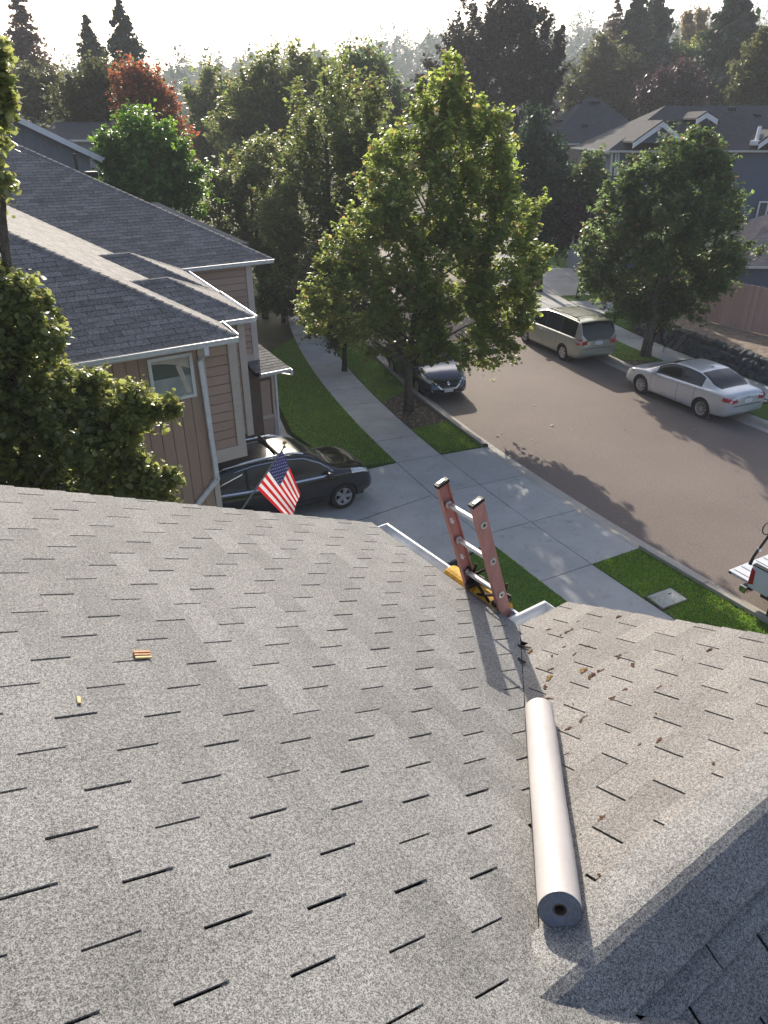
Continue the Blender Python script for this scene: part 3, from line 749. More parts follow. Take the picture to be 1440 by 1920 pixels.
# eave soffits
np_('soffit', MB().bb((XL, P1[1]+.03, EZ-.07), (P1[0]-.03, YW1+.25, EZ-.05)), M['trim'])
np_('soffit', MB().bb((5.3, P4_[1]+.03, EZ-.03), (P4_[0]-.03, YW4+.02, EZ-.01)), M['trim'])
# window in the panelled wall, with blind and curtain swag
A_, B_ = onY(273, 672, YW1-.03), onY(371, 742, YW1-.03)
wx0, wx1, wz1, wz0 = A_[0]+.01, B_[0]-.02, A_[2]-.02, B_[2]-.0
wo = np_('window', MB().bb((wx0+.05, YW1-.022, wz0+.05), (wx1-.05, YW1-.014, wz1-.05)), M['winglass'])
for nm, a, b in (('frame', (wx0, wz1-.055), (wx1, wz1)), ('frame', (wx0, wz0), (wx1, wz0+.055)), ('frame', (wx0, wz0+.056), (wx0+.055, wz1-.056)), ('frame', (wx1-.055, wz0+.056), (wx1, wz1-.056))):
    np_(nm, MB().bb((a[0], YW1-.055, a[1]), (b[0], YW1-.013, b[1])), M['white'], wo)
np_('blind', MB().bb((wx0+.056, YW1-.026, wz0+.056), (wx1-.056, YW1-.0225, wz0+.40)), M['blind'], wo)
cu = MB(); n = 14
for i in range(n):
    t0, t1 = i/n, (i+1)/n
    f = lambda t: (wx0+.06+(wx1-wx0-.12)*t, wz1-.06-.05-.16*(t**2))
    (a, za), (b, zb_) = f(t0), f(t1)
    cu.add([(a, YW1-.029, za), (b, YW1-.029, zb_), (b, YW1-.027, wz1-.06), (a, YW1-.027, wz1-.06)], [(0, 1, 2, 3)])
np_('curtain', cu, M['curtain'], wo)
cu = MB().add([(wx1-.30, YW1-.0295, wz1-.2), (wx1-.22, YW1-.0295, wz1-.15), (wx1-.075, YW1-.0295, wz0+.09), (wx1-.16, YW1-.0295, wz0+.09)], [(0, 1, 2, 3)]); np_('curtain', cu, M['curtain'], wo)
# downspout with its long kick to the left
dxs = XG-.0
dp = MB()
def spout(mb, pts, w_=.075, d_=.06):
    for a, b in zip(pts[:-1], pts[1:]):
        a, b = np.array(a, float), np.array(b, float); t = (b-a)/np.linalg.norm(b-a)
        s_ = np.cross(t, [0, 1, 0]); s_ /= np.linalg.norm(s_); y = np.array([0, 1., 0])
        a2, b2 = a-t*.02, b+t*.02
        mb.prism([a2+s_*w_/2-y*d_/2, a2+s_*w_/2+y*d_/2, a2-s_*w_/2+y*d_/2, a2-s_*w_/2-y*d_/2], b2-a2)
    return mb
yd = YW1-.07
spout(dp, [(XG-.10, P1[1]-.04, EZ-.09), (XG-.10, P1[1]-.04, EZ-.2), (XG-.07, yd, EZ-.42), (XG-.02, yd, 2.72), (XG-.48, yd, 2.30), (XG-.48, yd, .1)], .085, .065)
np_('downspout', dp, M['gutterwhite'], bevel=.012)
# porch between the tower and the driveway: hip roof, half wall, posts
PZ = 2.62
pr0 = onZ(498, 699, PZ); pr1 = onZ(537, 688, PZ)
yp = (pr0[1]+pr1[1])/2
porch_roof = [(XC-.15, yp, PZ), (pr1[0], yp, PZ), (XC+.3, 22.6, PZ+1.35), (XC-.15, 22.6, PZ+1.35)]
roof_plane(nb, NL, [(8.05, yp, PZ), (pr1[0]+.05, yp, PZ), (XC+.12, yp+4.4, PZ+1.05), (8.05, yp+4.4, PZ+1.05)], M['roof_n'], expo=.15)
roof_plane(nb, NL, [(pr1[0]+.05, yp, PZ), (pr1[0]+.75, yp+6.2, PZ), (XC+.3, yp+6.2, PZ+1.05), (XC+.12, yp+4.4, PZ+1.05)], M['roof_n'], field=False, deck=M['roof_n'])
gutter(nb, 'gutter', np.array([8.15, yp, PZ])-NL, np.array([pr1[0]+.05, yp, PZ])-NL, (0, -1, 0), M['gutterwhite'])
pw = onZ(524, 828, 0)
yw = pw[1]
px0, px1 = 7.62, pw[0]-.02
ppw = wallbox((px0+.46, yw-.0, .0), (px1-.10, yw+.10, .92), M['board'], 'porch_wall')
pq = wallbox((px0+.46, yw+.002, .92), (px1-.10, yw+.06, PZ-.32), M['wall_dark'], 'porch_screen')
np_('siding_panel', MB().bb((px0+.58, yw-.012, .92), (px1-.16, yw+.001, PZ-.62)), M['board'], pq)
for a, b in (((px0+.46, .84), (px1-.10, .94)), ((px0+.46, PZ-.52), (px1-.1, PZ-.42))):
    np_('rail_trim', MB().bb((a[0], yw-.03, a[1]), (b[0], yw-.013, b[1])), M['trim'])
np_('post', MB().bb((px0+.46, yw-.05, .0), (px0+.56, yw+.06, PZ-.12)), M['trim'])
np_('post', MB().bb((px0-.02, yw-.05, .0), (px0+.12, yw+.06, PZ+.05)), M['trim'])
np_('post', MB().bb((px1-.10, yw-.02, .0), (px1-.03, yw+.08, PZ-.1)), M['trim'])
np_('beam', MB().bb((px0-.02, yw-.04, PZ-.30), (px1+.02, yw+.1, PZ-.12)), M['board'])
spp = spout(MB(), [(px1-.0, yp-.06, PZ-.07), (px1-.0, yp-.06, PZ-.2), (px1+.015, yw-.06, PZ-.4), (px1+.015, yw-.06, .05)], .07, .06); np_('downspout', spp, M['gutterwhite'], bevel=.01)
np_('door', MB().bb((px0+.14, YW4+2.0, 0.1), (px0+.45, YW4+2.06, 2.2)), M['trim'])
np_('garage_door', MB().bb((XG+.002, 12.3, 0), (XG+.03, 16.8, 2.3)), M['trim'])
np_('porch_floor', MB().bb((7.2, yw, -.02), (9.3, 22, .08)), M['concrete'])

# ================================================================ grey gable house beyond it
def frame_at(px, py, d):  return onD(px, py, d)
def gable_house(name, label, d, peak_px, eave_px, wall, roofm):
    A, B = onY(*peak_px, d), onY(*eave_px, d)
    t = thing(name, label, 'house', (B[0], B[1], 0)); L0 = np.array([B[0], B[1], 0.])
    a = (B-A); run = math.hypot(a[0], a[1]); e1 = np.array([a[0]/run, a[1]/run, 0]); e2 = np.array([-e1[1], e1[0], 0])
    if e2@FH < 0: e2 = -e2
    sl = (A[2]-B[2])/run; W2 = run*1.9
    ridge = B-e1*W2; ridge = np.array([ridge[0], ridge[1], B[2]+sl*W2]); far = B-e1*2*W2
    Z = np.array([0, 0, 1.]); ew = B-e1*.35; fw = far+e1*.35
    f = lambda p: np.array(p)-L0
    zt = lambda p, dz=.25: np.array([p[0], p[1], p[2]-dz])
    base = [np.array([ew[0], ew[1], 0]), np.array([fw[0], fw[1], 0])]
    wall_poly = [base[0], ew-Z*.02+Z*sl*.35, ridge-Z*.05, fw-Z*.02+Z*sl*.35, base[1]]
    mk('wall', MB().prism([f(p)+e2*.45 for p in wall_poly], e2*9), wall, t)
    for k in range(26):                     # vertical battens on the gable
        q = 0.5+k*.42
        p = ew-e1*q; zt_ = min(B[2]+sl*(q+.35), B[2]+sl*(2*W2-q-.35))-.25
        mk('batten', MB().bb((0, 0, 0), (0.001, .001, .001)) if False else MB().prism([f((p[0], p[1], 0.2))+e2*.45, f((p[0], p[1], zt_))+e2*.45, f((p[0], p[1], zt_))+e2*.45-e1*.045, f((p[0], p[1], .2))+e2*.45-e1*.045], -e2*.025), wall, t)
    for p, q in ((B, ridge), (far, ridge)):
        mk('roof_slope', MB().prism([f(p), f(q), f(q)+e2*10, f(p)+e2*10], Z*-.1), roofm, t)
        mk('rake_board', MB().prism([f(p)-e2*.02-Z*.02, f(q)-e2*.02-Z*.02, f(q)-e2*.02-Z*.24, f(p)-e2*.02-Z*.24], e2*.04), M['white'], t)
    gutter(t, 'gutter', f(B)-Z*.05, f(B)-Z*.05+e2*10, e1, M['gutterwhite'])
    return t
gable_house('house', 'grey gabled house with white rake boards behind the tan house', 31.0, (45, 222), (190, 292), M['greywall'], M['roof_far'])
# low dark roof peeping out behind it
def hip_house(label, d, left_px, right_px, ridge_px0, ridge_px1, wall, roofm, back=9.0, lit_left=True, zb=0.0, rise_in=3.5):
    A, B = onD(*left_px, d), onD(*right_px, d); zE = (A[2]+B[2])/2
    t = thing('house', label, 'house', (A[0], A[1], 0)); L0 = np.array([A[0], A[1], 0.])
    R0, R1 = onD(*ridge_px0, d+rise_in), onD(*ridge_px1, d+rise_in); zR = (R0[2]+R1[2])/2
    b2 = FH*2*rise_in
    f = lambda p, z: np.array([p[0], p[1], z])-L0
    C, D = A+b2, B+b2
    mk('roof_slope', MB().prism([f(A, zE), f(B, zE), f(R1, zR), f(R0, zR)], (0, 0, -.1)), roofm, t)
    mk('roof_slope', MB().prism([f(C, zE), f(D, zE), f(R1, zR), f(R0, zR)], (0, 0, -.1)), roofm, t)
    mk('roof_slope', MB().prism([f(A, zE), f(C, zE), f(R0, zR)], (0, 0, -.1)), roofm, t)
    mk('roof_slope', MB().prism([f(B, zE), f(D, zE), f(R1, zR)], (0, 0, -.1)), roofm, t)
    e1 = (B-A)/np.linalg.norm(B-A); e1[2] = 0
    i = .4
    q = [A+e1*i+FH*i, B-e1*i+FH*i, D-e1*i-FH*i, C+e1*i-FH*i]
    mk('wall', MB().prism([f(p, -.1) for p in q], (0, 0, zE)), wall, t)
    gutter(t, 'gutter', f(A, zE), f(B, zE), -FH, M['gutterwhite'], .14)
    gutter(t, 'gutter', f(A, zE), f(C, zE), -e1, M['gutterwhite'], .14)
    return t, L0, A, B, zE, R0, R1, zR, e1
hip_house('house with a plain dark grey roof peeping out behind the grey gable', 44.0, (60, 262), (240, 262), (105, 229), (232, 229), M['greywall'], M['roof_far'])
# ================================================================ houses across the street
def roof_point(A, B, R0, R1, zE, zR, u, v):
    p = (A*(1-u)+B*u)*(1-v)+(R0*(1-u)+R1*u)*v; p[2] = zE*(1-v)+zR*v; return p
def box_vent(t, L0, p, s=.36):
    mk('roof_vent', MB().box(p-L0+np.array([0, 0, .10]), (s, s, .2)), M['blackplastic'], t, bevel=.04)
t1, L1, A, B, zE, R0, R1, zR, e1 = hip_house('tan house with a dark hip roof, far side of the street', 60.0, (1028, 270), (1236, 268), (1100, 183), (1122, 183), M['stucco'], M['roof_far'], rise_in=5.0)
for u_, v_ in ((.42, .86), (.52, .86), (.62, .86), (.30, .35)): box_vent(t1, L1, roof_point(A, B, R0, R1, zE, zR, u_, v_))
C = A+FH*10
for u_, v_ in ((.35, .45), (.5, .45), (.35, .85)):
    p = (A*(1-u_)+C*u_)*(1-v_)+R0*v_; p[2] = zE*(1-v_)+zR*v_; box_vent(t1, L1, p)
# blue house
D2 = 44.0
t2, L2, A, B, zE, R0, R1, zR, e1 = hip_house('blue-grey two-storey house with white gable trim behind the street tree', D2, (1140, 282), (1560, 282), (1248, 198), (1480, 198), M['bluewall'], M['roof_far'], rise_in=4.2)
def gab(t, L0, d, l, p, r, wall, depth_=2.5, board=.16, vent=None):
    a, b, c = onD(*l, d), onD(*p, d), onD(*r, d)
    f = lambda q: q-L0
    mk('gable_wall', MB().prism([f(a), f(b)-np.array([0, 0, .1]), f(c)], FH*.3), wall, t)
    for s_, e_ in ((a, b), (c, b)):
        q = FH*depth_
        mk('roof_slope', MB().prism([f(s_)-FH*.3, f(e_)-FH*.3, f(e_)+q, f(s_)+q], (0, 0, .08)), M['roof_far'], t)
        mk('rake_board', MB().prism([f(s_)-FH*.34, f(e_)-FH*.34, f(e_)-FH*.34-np.array([0, 0, .26]), f(s_)-FH*.34-np.array([0, 0, .26])], FH*.05), M['white'], t)
    if vent is not None:
        o = f(onD(*vent, d-.05)); Mx = np.eye(4); Mx[:3, 0] = e1; Mx[:3, 1] = [0, 0, 1]; Mx[:3, 2] = -FH; Mx[:3, 3] = o
        mk('round_vent', MB().lathe([(.20, 0), (.30, 0), (.30, .06), (.20, .06)], Mx, 20, True), M['white'], t)
        mk('vent_louvre', MB().lathe([(0, .02), (.20, .02)], Mx, 20), M['bluewall'], t)
gab(t2, L2, D2-.8, (1184, 268), (1240, 228), (1285, 268), M['bluewall'], 4.5, vent=(1243, 246))
gab(t2, L2, D2+1.0, (1302, 224), (1322, 211), (1342, 224), M['bluewall'], 2.5)
gab(t2, L2, D2-.3, (1418, 270), (1452, 246), (1490, 270), M['bluewall'], 3.0)
for q in ((1261, 229), (1302, 228), (1341, 227)): box_vent(t2, L2, onD(*q, D2+2.2)+np.array([0, 0, -.1]), .4)
for q in ((1373, 204), (1420, 216)): box_vent(t2, L2, onD(*q, D2+3.2)+np.array([0, 0, -.1]), .35)
# downspout and chimney flue
p = onD(1418, 268, D2-.2); q = onD(1425, 238, D2+.2)
mk('flue', MB().tube([p-L2, q-L2], .10, 10), M['white'], t2)
mk('flue_boot', MB().box(p-L2, (.5, .5, .25)), M['white'], t2, bevel=.05)
for k in (1148, 1155, 1160):
    a, b = onD(k, 286, D2+.35), onD(k-3, 330, D2+.35); mk('porch_post', MB().tube([a-L2, b-L2], .06, 8), M['white'], t2)
# windows of the blue house
for (x0, y0, x1, y1) in ((1423, 377, 1437, 450), (1440, 376, 1462, 450), (1230, 300, 1262, 338)):
    a, b = onD(x0, y0, D2+.36), onD(x1, y1, D2+.36); zt, zb_ = a[2], b[2]
    c0, c1 = np.array([a[0], a[1], 0]), np.array([b[0], b[1], 0]); e = c1-c0; e = e/np.linalg.norm(e)
    wn = mk('window', MB().prism([np.array([*c0[:2], zb_])-L2, np.array([*c1[:2], zb_])-L2, np.array([*c1[:2], zt])-L2, np.array([*c0[:2], zt])-L2], FH*.03), M['winglass'], t2)
    for (s0, z0_, s1_, z1_) in ((0, zt-.09, 1, zt), (0, zb_, 1, zb_+.09)):
        mk('frame', MB().prism([np.array([*c0[:2], z0_])-L2-FH*.06, np.array([*c1[:2], z0_])-L2-FH*.06, np.array([*c1[:2], z1_])-L2-FH*.06, np.array([*c0[:2], z1_])-L2-FH*.06], FH*.05), M['white'], wn)
    for c in (c0, c1-e*.09):
        mk('frame', MB().prism([np.array([*c[:2], zb_+.09])-L2-FH*.06, np.array([*(c+e*.09)[:2], zb_+.09])-L2-FH*.06, np.array([*(c+e*.09)[:2], zt-.09])-L2-FH*.06, np.array([*c[:2], zt-.09])-L2-FH*.06], FH*.05), M['white'], wn)
# lap boards across the blue wall (near part)
# low brown roofed wing beside the fence
t3 = thing('garage_wing', 'low wing with brown shingle roof behind the wooden fence', 'house', tuple(onD(1400, 500, 34)*np.array([1, 1, 0])))
L3 = np.array(t3.location)
D3 = 35.0
a, b = onD(1378, 489, D3), onD(1620, 509, D3); zz = (a[2]+b[2])/2
a[2] = b[2] = zz
e = (b-a)/np.linalg.norm(b-a); bk = np.array([-e[1], e[0], 0]); bk = bk if bk@FH > 0 else -bk
top0 = onD(1450, 398, D3+4.2); top1 = top0+e*5.0
roof_plane(t3, L3, [a, b, top1, top0], M['roof_brown'], expo=.15, tab=.34)
mk('roof_slope', MB().prism([a-L3, top0-L3, a+bk*8-L3], (0, 0, -.1)), M['roof_brown'], t3)
gutter(t3, 'gutter', a-L3, b-L3, -bk, M['gutterwhite'], .14)
mk('wall', MB().prism([a+e*.4+bk*.4-L3-[0, 0, zz], b+bk*.4-L3-[0, 0, zz], b+bk*7-L3-[0, 0, zz], a+e*.4+bk*7-L3-[0, 0, zz]], (0, 0, zz-.05)), M['bluewall'], t3)

# ================================================================ fence and stone wall on the right
fb0, fb1 = onZ(1268, 588, 0.95), onZ(1452, 632, 0.95)
fd = fb1-fb0; fl_ = np.linalg.norm(fd); fd /= fl_; fn = np.array([-fd[1], fd[0], 0])
fn = fn if fn@FH < 0 else -fn
fb1 = fb0+fd*(fl_+5); fl_ += 5
fe = thing('wooden_fence', 'weathered pinkish wooden picket fence above the dark stone wall', 'fence', tuple(fb0))
n = int(fl_/0.145)
for i in range(n):
    q = fd*(i*.145); h = 1.82+random.uniform(-.012, .012)+(.05 if i > 37 else 0)
    c = q+fd*.07+np.array([0, 0, h/2]); 
    p = [q+fd*.004, q+fd*.136, q+fd*.136+np.array([0, 0, h-.03]), q+fd*.112+np.array([0, 0, h]), q+fd*.028+np.array([0, 0, h]), q+fd*.004+np.array([0, 0, h-.03])]
    mk('picket', MB().prism(p, fn*(.018+random.uniform(0, .005))), M['fence'], fe)
for h in (.3, 1.0, 1.6): mk('rail', MB().prism([np.array([0, 0, h]), fd*fl_+np.array([0, 0, h]), fd*fl_+np.array([0, 0, h+.09]), np.array([0, 0, h+.09])], -fn*.04), M['fence'], fe)
for i in range(0, n, 16):
    q = fd*(i*.145)-fn*.06; mk('post', MB().box(q+np.array([0, 0, .9]), (.09, .09, 1.85)), M['fence'], fe)
# raised bed between wall and fence
WS0, WS1 = -8.0, 14.6
bank = struct('planting_bank', MB(), M['dry']) if False else None
top = [street(s, RW+3.95, .86) for s in np.linspace(WS0, WS1, 16)]
mbk = MB()
for i, s in enumerate(np.linspace(WS0, WS1, 16)):
    mbk.v += [tuple(street(s, RW+3.75, .80)), tuple(street(s, RW+5.2, .93)), tuple(street(s, RW+30, 1.0))]
for i in range(15):
    for k in range(2): mbk.f.append((3*i+k, 3*i+k+1, 3*i+4+k, 3*i+3+k))
struct('raised_ground', mbk, M['dry'])
mbk = MB()
for s in np.linspace(WS1, 60, 12): mbk.v += [tuple(street(s, RW+3.46, .02)), tuple(street(s, RW+40, .3))]
for i in range(11): mbk.f.append((2*i, 2*i+1, 2*i+3, 2*i+2))
struct('far_yard', mbk, M['lawn'])
sw = thing('stone_wall', 'low dark basalt rock wall along the far sidewalk', 'wall', tuple(street(4, RW+3.6, 0)))
LS = np.array(sw.location)
def rock(c, r, fl=(1, 1, 1), n=1, rot=0):
    bm = bmesh.new(); bmesh.ops.create_icosphere(bm, subdivisions=n, radius=1.0)
    seed = random.random()*100
    vs_ = []
    for v in bm.verts:
        k = 1+0.28*math.sin(seed+v.co.x*3.1+v.co.y*2.3)*math.cos(seed*1.7+v.co.z*2.7+v.co.y)+random.uniform(-.10, .10)
        p = np.array([max(-.8, min(.8, v.co.x))*1.2, max(-.8, min(.8, v.co.y))*1.2, max(-.75, min(.75, v.co.z))*1.25])*k*np.array(fl)*r
        vs_.append(p)
    fs = [tuple(v.index for v in f.verts) for f in bm.faces]; bm.free()
    cr, sr = math.cos(rot), math.sin(rot)
    return [(c[0]+p[0]*cr-p[1]*sr, c[1]+p[0]*sr+p[1]*cr, c[2]+p[2]) for p in vs_], fs
for row, (zc, dd, rr) in enumerate(((.16, 3.66, .21), (.45, 3.74, .20), (.72, 3.84, .17))):
    s = WS0+row*.13
    while s < WS1+(.8 if row == 0 else 0):
        wd = random.uniform(.30, .56)
        c = street(s+wd/2, RW+dd, zc+random.uniform(-.03, .04))-LS
        v, f_ = rock(c, rr, (wd/2/rr*1.0, 1.05, random.uniform(.85, 1.1)), 2, -heading(s)+math.pi/2)
        mk('stone', MB().add(v, f_), M['stone'], sw); s += wd*.97
# loose boulders at the end of the wall
for i in range(9):
    c = street(WS1+.5+random.uniform(-.3, 1.6), RW+3.8+random.uniform(0, 1.1), random.uniform(.1, .5))-LS; r_ = random.uniform(.18, .34)
    v, f_ = rock(c, r_, (1.1, .9, .8), 2, random.random()*3); mk('stone', MB().add(v, f_), M['stone'], sw)
# ================================================================ vehicles
def pchip(xs, ys, x):
    xs, ys = np.asarray(xs, float), np.asarray(ys, float); x = np.asarray(x, float)
    h = np.diff(xs); dl = np.diff(ys)/h; m = np.zeros(len(xs))
    for i in range(1, len(xs)-1):
        if dl[i-1]*dl[i] > 0:
            w1, w2 = 2*h[i]+h[i-1], h[i]+2*h[i-1]; m[i] = (w1+w2)/(w1/dl[i-1]+w2/dl[i])
    m[0], m[-1] = dl[0], dl[-1]
    k = np.clip(np.searchsorted(xs, x)-1, 0, len(xs)-2); t = np.clip((x-xs[k])/h[k], 0, 1)
    return (2*t**3-3*t**2+1)*ys[k]+(t**3-2*t**2+t)*h[k]*m[k]+(-2*t**3+3*t**2)*ys[k+1]+(t**3-t**2)*h[k]*m[k+1]
NS = [2, 2, 6, 8, 4, 3, 8, 3, 5]             # samples per ring segment
def car(name, label, cat, loc, rz, S, paintm, zbase=-0.055):
    t = thing(name, label, cat, (loc[0], loc[1], zbase), rz)
    L, hw0 = S['L'], S['W']/2
    prof = lambda key, x: pchip([p[0] for p in S[key]], [p[1] for p in S[key]], x)
    X = np.unique(np.concatenate([np.linspace(-L/2, L/2, 96), np.array(S.get('cuts', []))]))
    nx = len(X)
    def ring(x):
        w_ = float(prof('plan', x))*hw0; zb = float(prof('low', x)); be = float(prof('belt', x)); tp = max(float(prof('top', x)), be+.012)
        rw = S.get('roofw', .74)*hw0; c = max(0, min(1, (tp-be-.05)/.22)); c = c*c*(3-2*c)
        P = np.zeros((10, 2))
        P[0] = (0, zb); P[1] = (w_*.80, zb); P[2] = (w_*.955, zb+.05); P[3] = (w_*.995, zb+.30*(be-zb)); P[4] = (w_, zb+.68*(be-zb)); P[5] = (w_*.965, be)
        hood = np.array([(w_*.90, be+(tp-be)*.45), (w_*.72, tp-.018), (w_*.42, tp-.004), (0, tp)])
        rwx = rw+(w_*.9-rw)*max(0, 1-(tp-be)/S['gh'])
        cab = np.array([(w_*.915, be+.03), (rwx, tp-.055), (rwx*.86, tp-.016), (0, tp+.012)])
        P[6:] = hood*(1-c)+cab*c
        pts = []
        idx = []
        for i in range(9):
            for k in range(NS[i]): idx.append(i+k/NS[i])
        idx.append(9)
        yy = pchip(range(10), P[:, 0], idx); zz = pchip(range(10), P[:, 1], idx)
        return np.c_[yy, zz], np.array(idx)
    G = []; 
    for x in X:
        r_, idx = ring(x); G.append(r_)
    G = np.array(G); m = G.shape[1]           # nx, m, 2
    # lean the nose and tail slightly
    XX = np.repeat(X[:, None], m, 1).copy()
    zc = G[:, :, 1]
    fr = np.clip((X-(L/2-.55))/.55, 0, 1)[:, None]; rr = np.clip((-X-(L/2-.55))/.55, 0, 1)[:, None]
    XX -= fr*S.get('nose', .12)*np.clip(zc-.45, 0, 1)*1.0; XX += rr*S.get('tail', .10)*np.clip(zc-.75, 0, 1)
    XX -= fr*.10*np.clip(.35-zc, 0, 1); XX += rr*.14*np.clip(.45-zc, 0, 1)
    axf, axr, ra = S['axf'], S['axr'], S['arch']; zw = S['rad']
    V = np.stack([XX, G[:, :, 0], zc], -1)
    # classify faces
    cls = {}
    W = S['side']; ws = S['wind']; rs = S['rear']
    seg = idx
    fq = {}
    def put(k, f): fq.setdefault(k, []).append(f)
    removed = 0
    inside = np.zeros((nx, m), bool); side_v = (seg >= 1.0) & (seg < 4.7)
    for ax in (axf, axr):
        d = np.hypot(V[:, :, 0]-ax, V[:, :, 2]-zw); inside |= (d < ra) & side_v[None, :]
    V2 = V.copy()
    for i in range(nx-1):
        xm = (X[i]+X[i+1])/2
        for j in range(m-1):
            sm = (seg[j]+seg[j+1])/2
            q4 = [(i, j), (i+1, j), (i+1, j+1), (i, j+1)]
            ins = [inside[a] for a in q4]
            if all(ins): continue
            key = 'body'
            zmid = V[i, j, 2]
            if 6.0 < sm < 7.0:
                for wi, (x0, x1) in enumerate(W):
                    if x0 < xm < x1: key = 'side%d' % wi
                if key == 'body' and W[0][0] < xm < W[-1][1]: key = 'pillar%d' % sum(xm > w_[1] for w_ in W)
            if sm > 7.3 and ws[0] < xm < ws[1]: key = 'windshield'
            if sm > 7.3 and rs[0] < xm < rs[1]: key = 'rear_window'
            if key == 'body' and S.get('head') and xm > S['head'][0] and S['head'][1] < sm < S['head'][2] and xm < S['head'][3]: key = 'headlight'
            put(key, q4)
    for ax in (axf, axr):
        d = np.hypot(V[:, :, 0]-ax, V[:, :, 2]-zw); k_ = (d < ra) & side_v[None, :] & (d > 1e-6)
        sc = np.where(k_, ra/np.maximum(d, 1e-6), 1.0)
        V2[:, :, 0] = np.where(k_, ax+(V[:, :, 0]-ax)*sc, V2[:, :, 0]); V2[:, :, 2] = np.where(k_, zw+(V[:, :, 2]-zw)*sc, V2[:, :, 2])
    def emit(pname, quads, mat, sides=(1, -1), parent=None, push=0.0, cap=False):
        out = []
        for grp in ([sides] if len(sides) == 2 and pname in ('body', 'windshield', 'rear_window') else [[s_] for s_ in sides]):
            mb = MB()
            for sg in grp:
                vm = {}
                for q in quads:
                    f = []
                    for a in q:
                        if a not in vm:
                            p = V2[a]; vm[a] = len(mb.v); mb.v.append((p[0], sg*(p[1]+push*(1 if p[1] > .05 else 0)), p[2]))
                        f.append(vm[a])
                    mb.f.append(tuple(f if sg < 0 else f[::-1]))
                if cap:
                    for i_, fl in ((0, 1), (nx-1, -1)):
                        base = len(mb.v)
                        for j in range(m): p = V2[i_, j]; mb.v.append((p[0], sg*p[1], p[2]))
                        cz = np.linspace(V2[i_, 0, 2], V2[i_, m-1, 2], m)
                        b2 = len(mb.v)
                        for j in range(m): mb.v.append((V2[i_, j, 0], 0, V2[i_, j, 2]))
                        for j in range(m-1):
                            q = (base+j, base+j+1, b2+j+1, b2+j); mb.f.append(q if (fl*sg) > 0 else q[::-1])
            ob = mk(pname, mb, mat, parent or t, smooth=True)
            bm = bmesh.new(); bm.from_mesh(ob.data); bmesh.ops.remove_doubles(bm, verts=bm.verts, dist=1e-4); bmesh.ops.recalc_face_normals(bm, faces=bm.faces)
            for e in bm.edges:
                if len(e.link_faces) == 2 and e.calc_face_angle(0) > .7: e.smooth = False
            bm.to_mesh(ob.data); bm.free(); out.append(ob)
        return out
    gl = S.get('glass', M['glass'])
    emit('body', fq['body'], paintm, cap=True)
    for k in fq:
        if k.startswith('side'): emit('side_window', fq[k], gl)
    for k in list(fq):
        if k.startswith('pillar'): emit('pillar', fq[k], M['blackplastic'])
    for k in ('windshield', 'rear_window'):
        if k in fq: emit(k, fq[k], gl)
    if 'headlight' in fq: emit('headlight', fq['headlight'], M['clear_lens'], push=.006)
    # surface lookup for details on the flank
    def flank(x, z):
        i = int(np.clip(np.searchsorted(X, x), 1, nx-1)); r_ = V[i]
        j0 = int(np.argmax(seg >= 1.5)); j1 = int(np.argmax(seg >= 7.0))
        zz = r_[j0:j1, 2]; return float(np.interp(z, zz, r_[j0:j1, 1]))
    def strip(pname, pts, wd, mat, push=.003, vert=True):
        for sg in (1, -1):
            mb = MB(); P = [np.array([x, sg*(flank(x, z)+push), z]) for x, z in pts]
            o = 0
            for i, p in enumerate(P):
                a = np.array(pts[min(i+1, len(pts)-1)])-np.array(pts[max(i-1, 0)]); a = a/np.linalg.norm(a); nrm = np.array([-a[1], a[0]])*wd/2
                for s_ in (1, -1):
                    x, z = pts[i][0]+s_*nrm[0], pts[i][1]+s_*nrm[1]; mb.v.append((x, sg*(flank(x, z)+push), z))
            for i in range(len(P)-1):
                q = (2*i, 2*i+1, 2*i+3, 2*i+2); mb.f.append(q if sg > 0 else q[::-1])
            mk(pname, mb, mat, t)
    zl = lambda x: float(prof('low', x)); zbt = lambda x: float(prof('belt', x))
    for xd in S.get('doors', []):
        strip('door_gap', [(xd, zl(xd)+.10+(zbt(xd)-.02-zl(xd)-.10)*k/6) for k in range(7)], .012, M['blackplastic'])
    for xh in S.get('handles', []):
        z = zbt(xh)-.10
        for sg in (1, -1): mk('door_handle', MB().box((xh, sg*(flank(xh, z)+.012), z), (.20, .03, .035)), S.get('handle_mat', paintm), t, bevel=.01)
    if S.get('sillline'):
        z0 = S['sillline']; strip('side_moulding', [(x, z0) for x in np.linspace(axr+ra+.08, axf-ra-.08, 9)], .035, S.get('mould', paintm), .012)
    if S.get('chromeline'):
        strip('window_trim', [(x, float(prof('belt', x))+.012) for x in np.linspace(W[0][0], W[-1][1], 20)], .025, M['chrome'], .006)
    # underbody (dark) fills the wheel wells
    mk('underbody', MB().bb((-L/2+.35, -hw0*.86, zl(0)+.02), (L/2-.35, hw0*.86, .62)), M['blackplastic'], t)
    # wheels
    def wheel(x, sg, spokes):
        rad = S['rad']; wd = .21
        Mx = np.eye(4); Mx[:3, 0] = [1, 0, 0]; Mx[:3, 1] = [0, 0, 1]; Mx[:3, 2] = [0, sg*1.0, 0]; Mx[:3, 3] = [x, sg*(hw0*.985-wd/2-.005), rad]
        rr_ = rad*.66
        def lath(mb, p, n=28): return mb.lathe(p, Mx, n)
        wb = mk('wheel', lath(MB(), [(0, wd/2-.035), (rr_*.20, wd/2-.03), (rr_*.24, wd/2-.045)]), M['alloy'], t, smooth=True)
        mk('tyre', lath(MB(), [(rr_, -wd/2), (rad*.93, -wd/2), (rad, -wd/2+.03), (rad, wd/2-.03), (rad*.96, wd/2-.006), (rad*.85, wd/2), (rr_*1.02, wd/2-.008), (rr_, wd/2-.03)], 32), M['tyre'], wb, smooth=True)
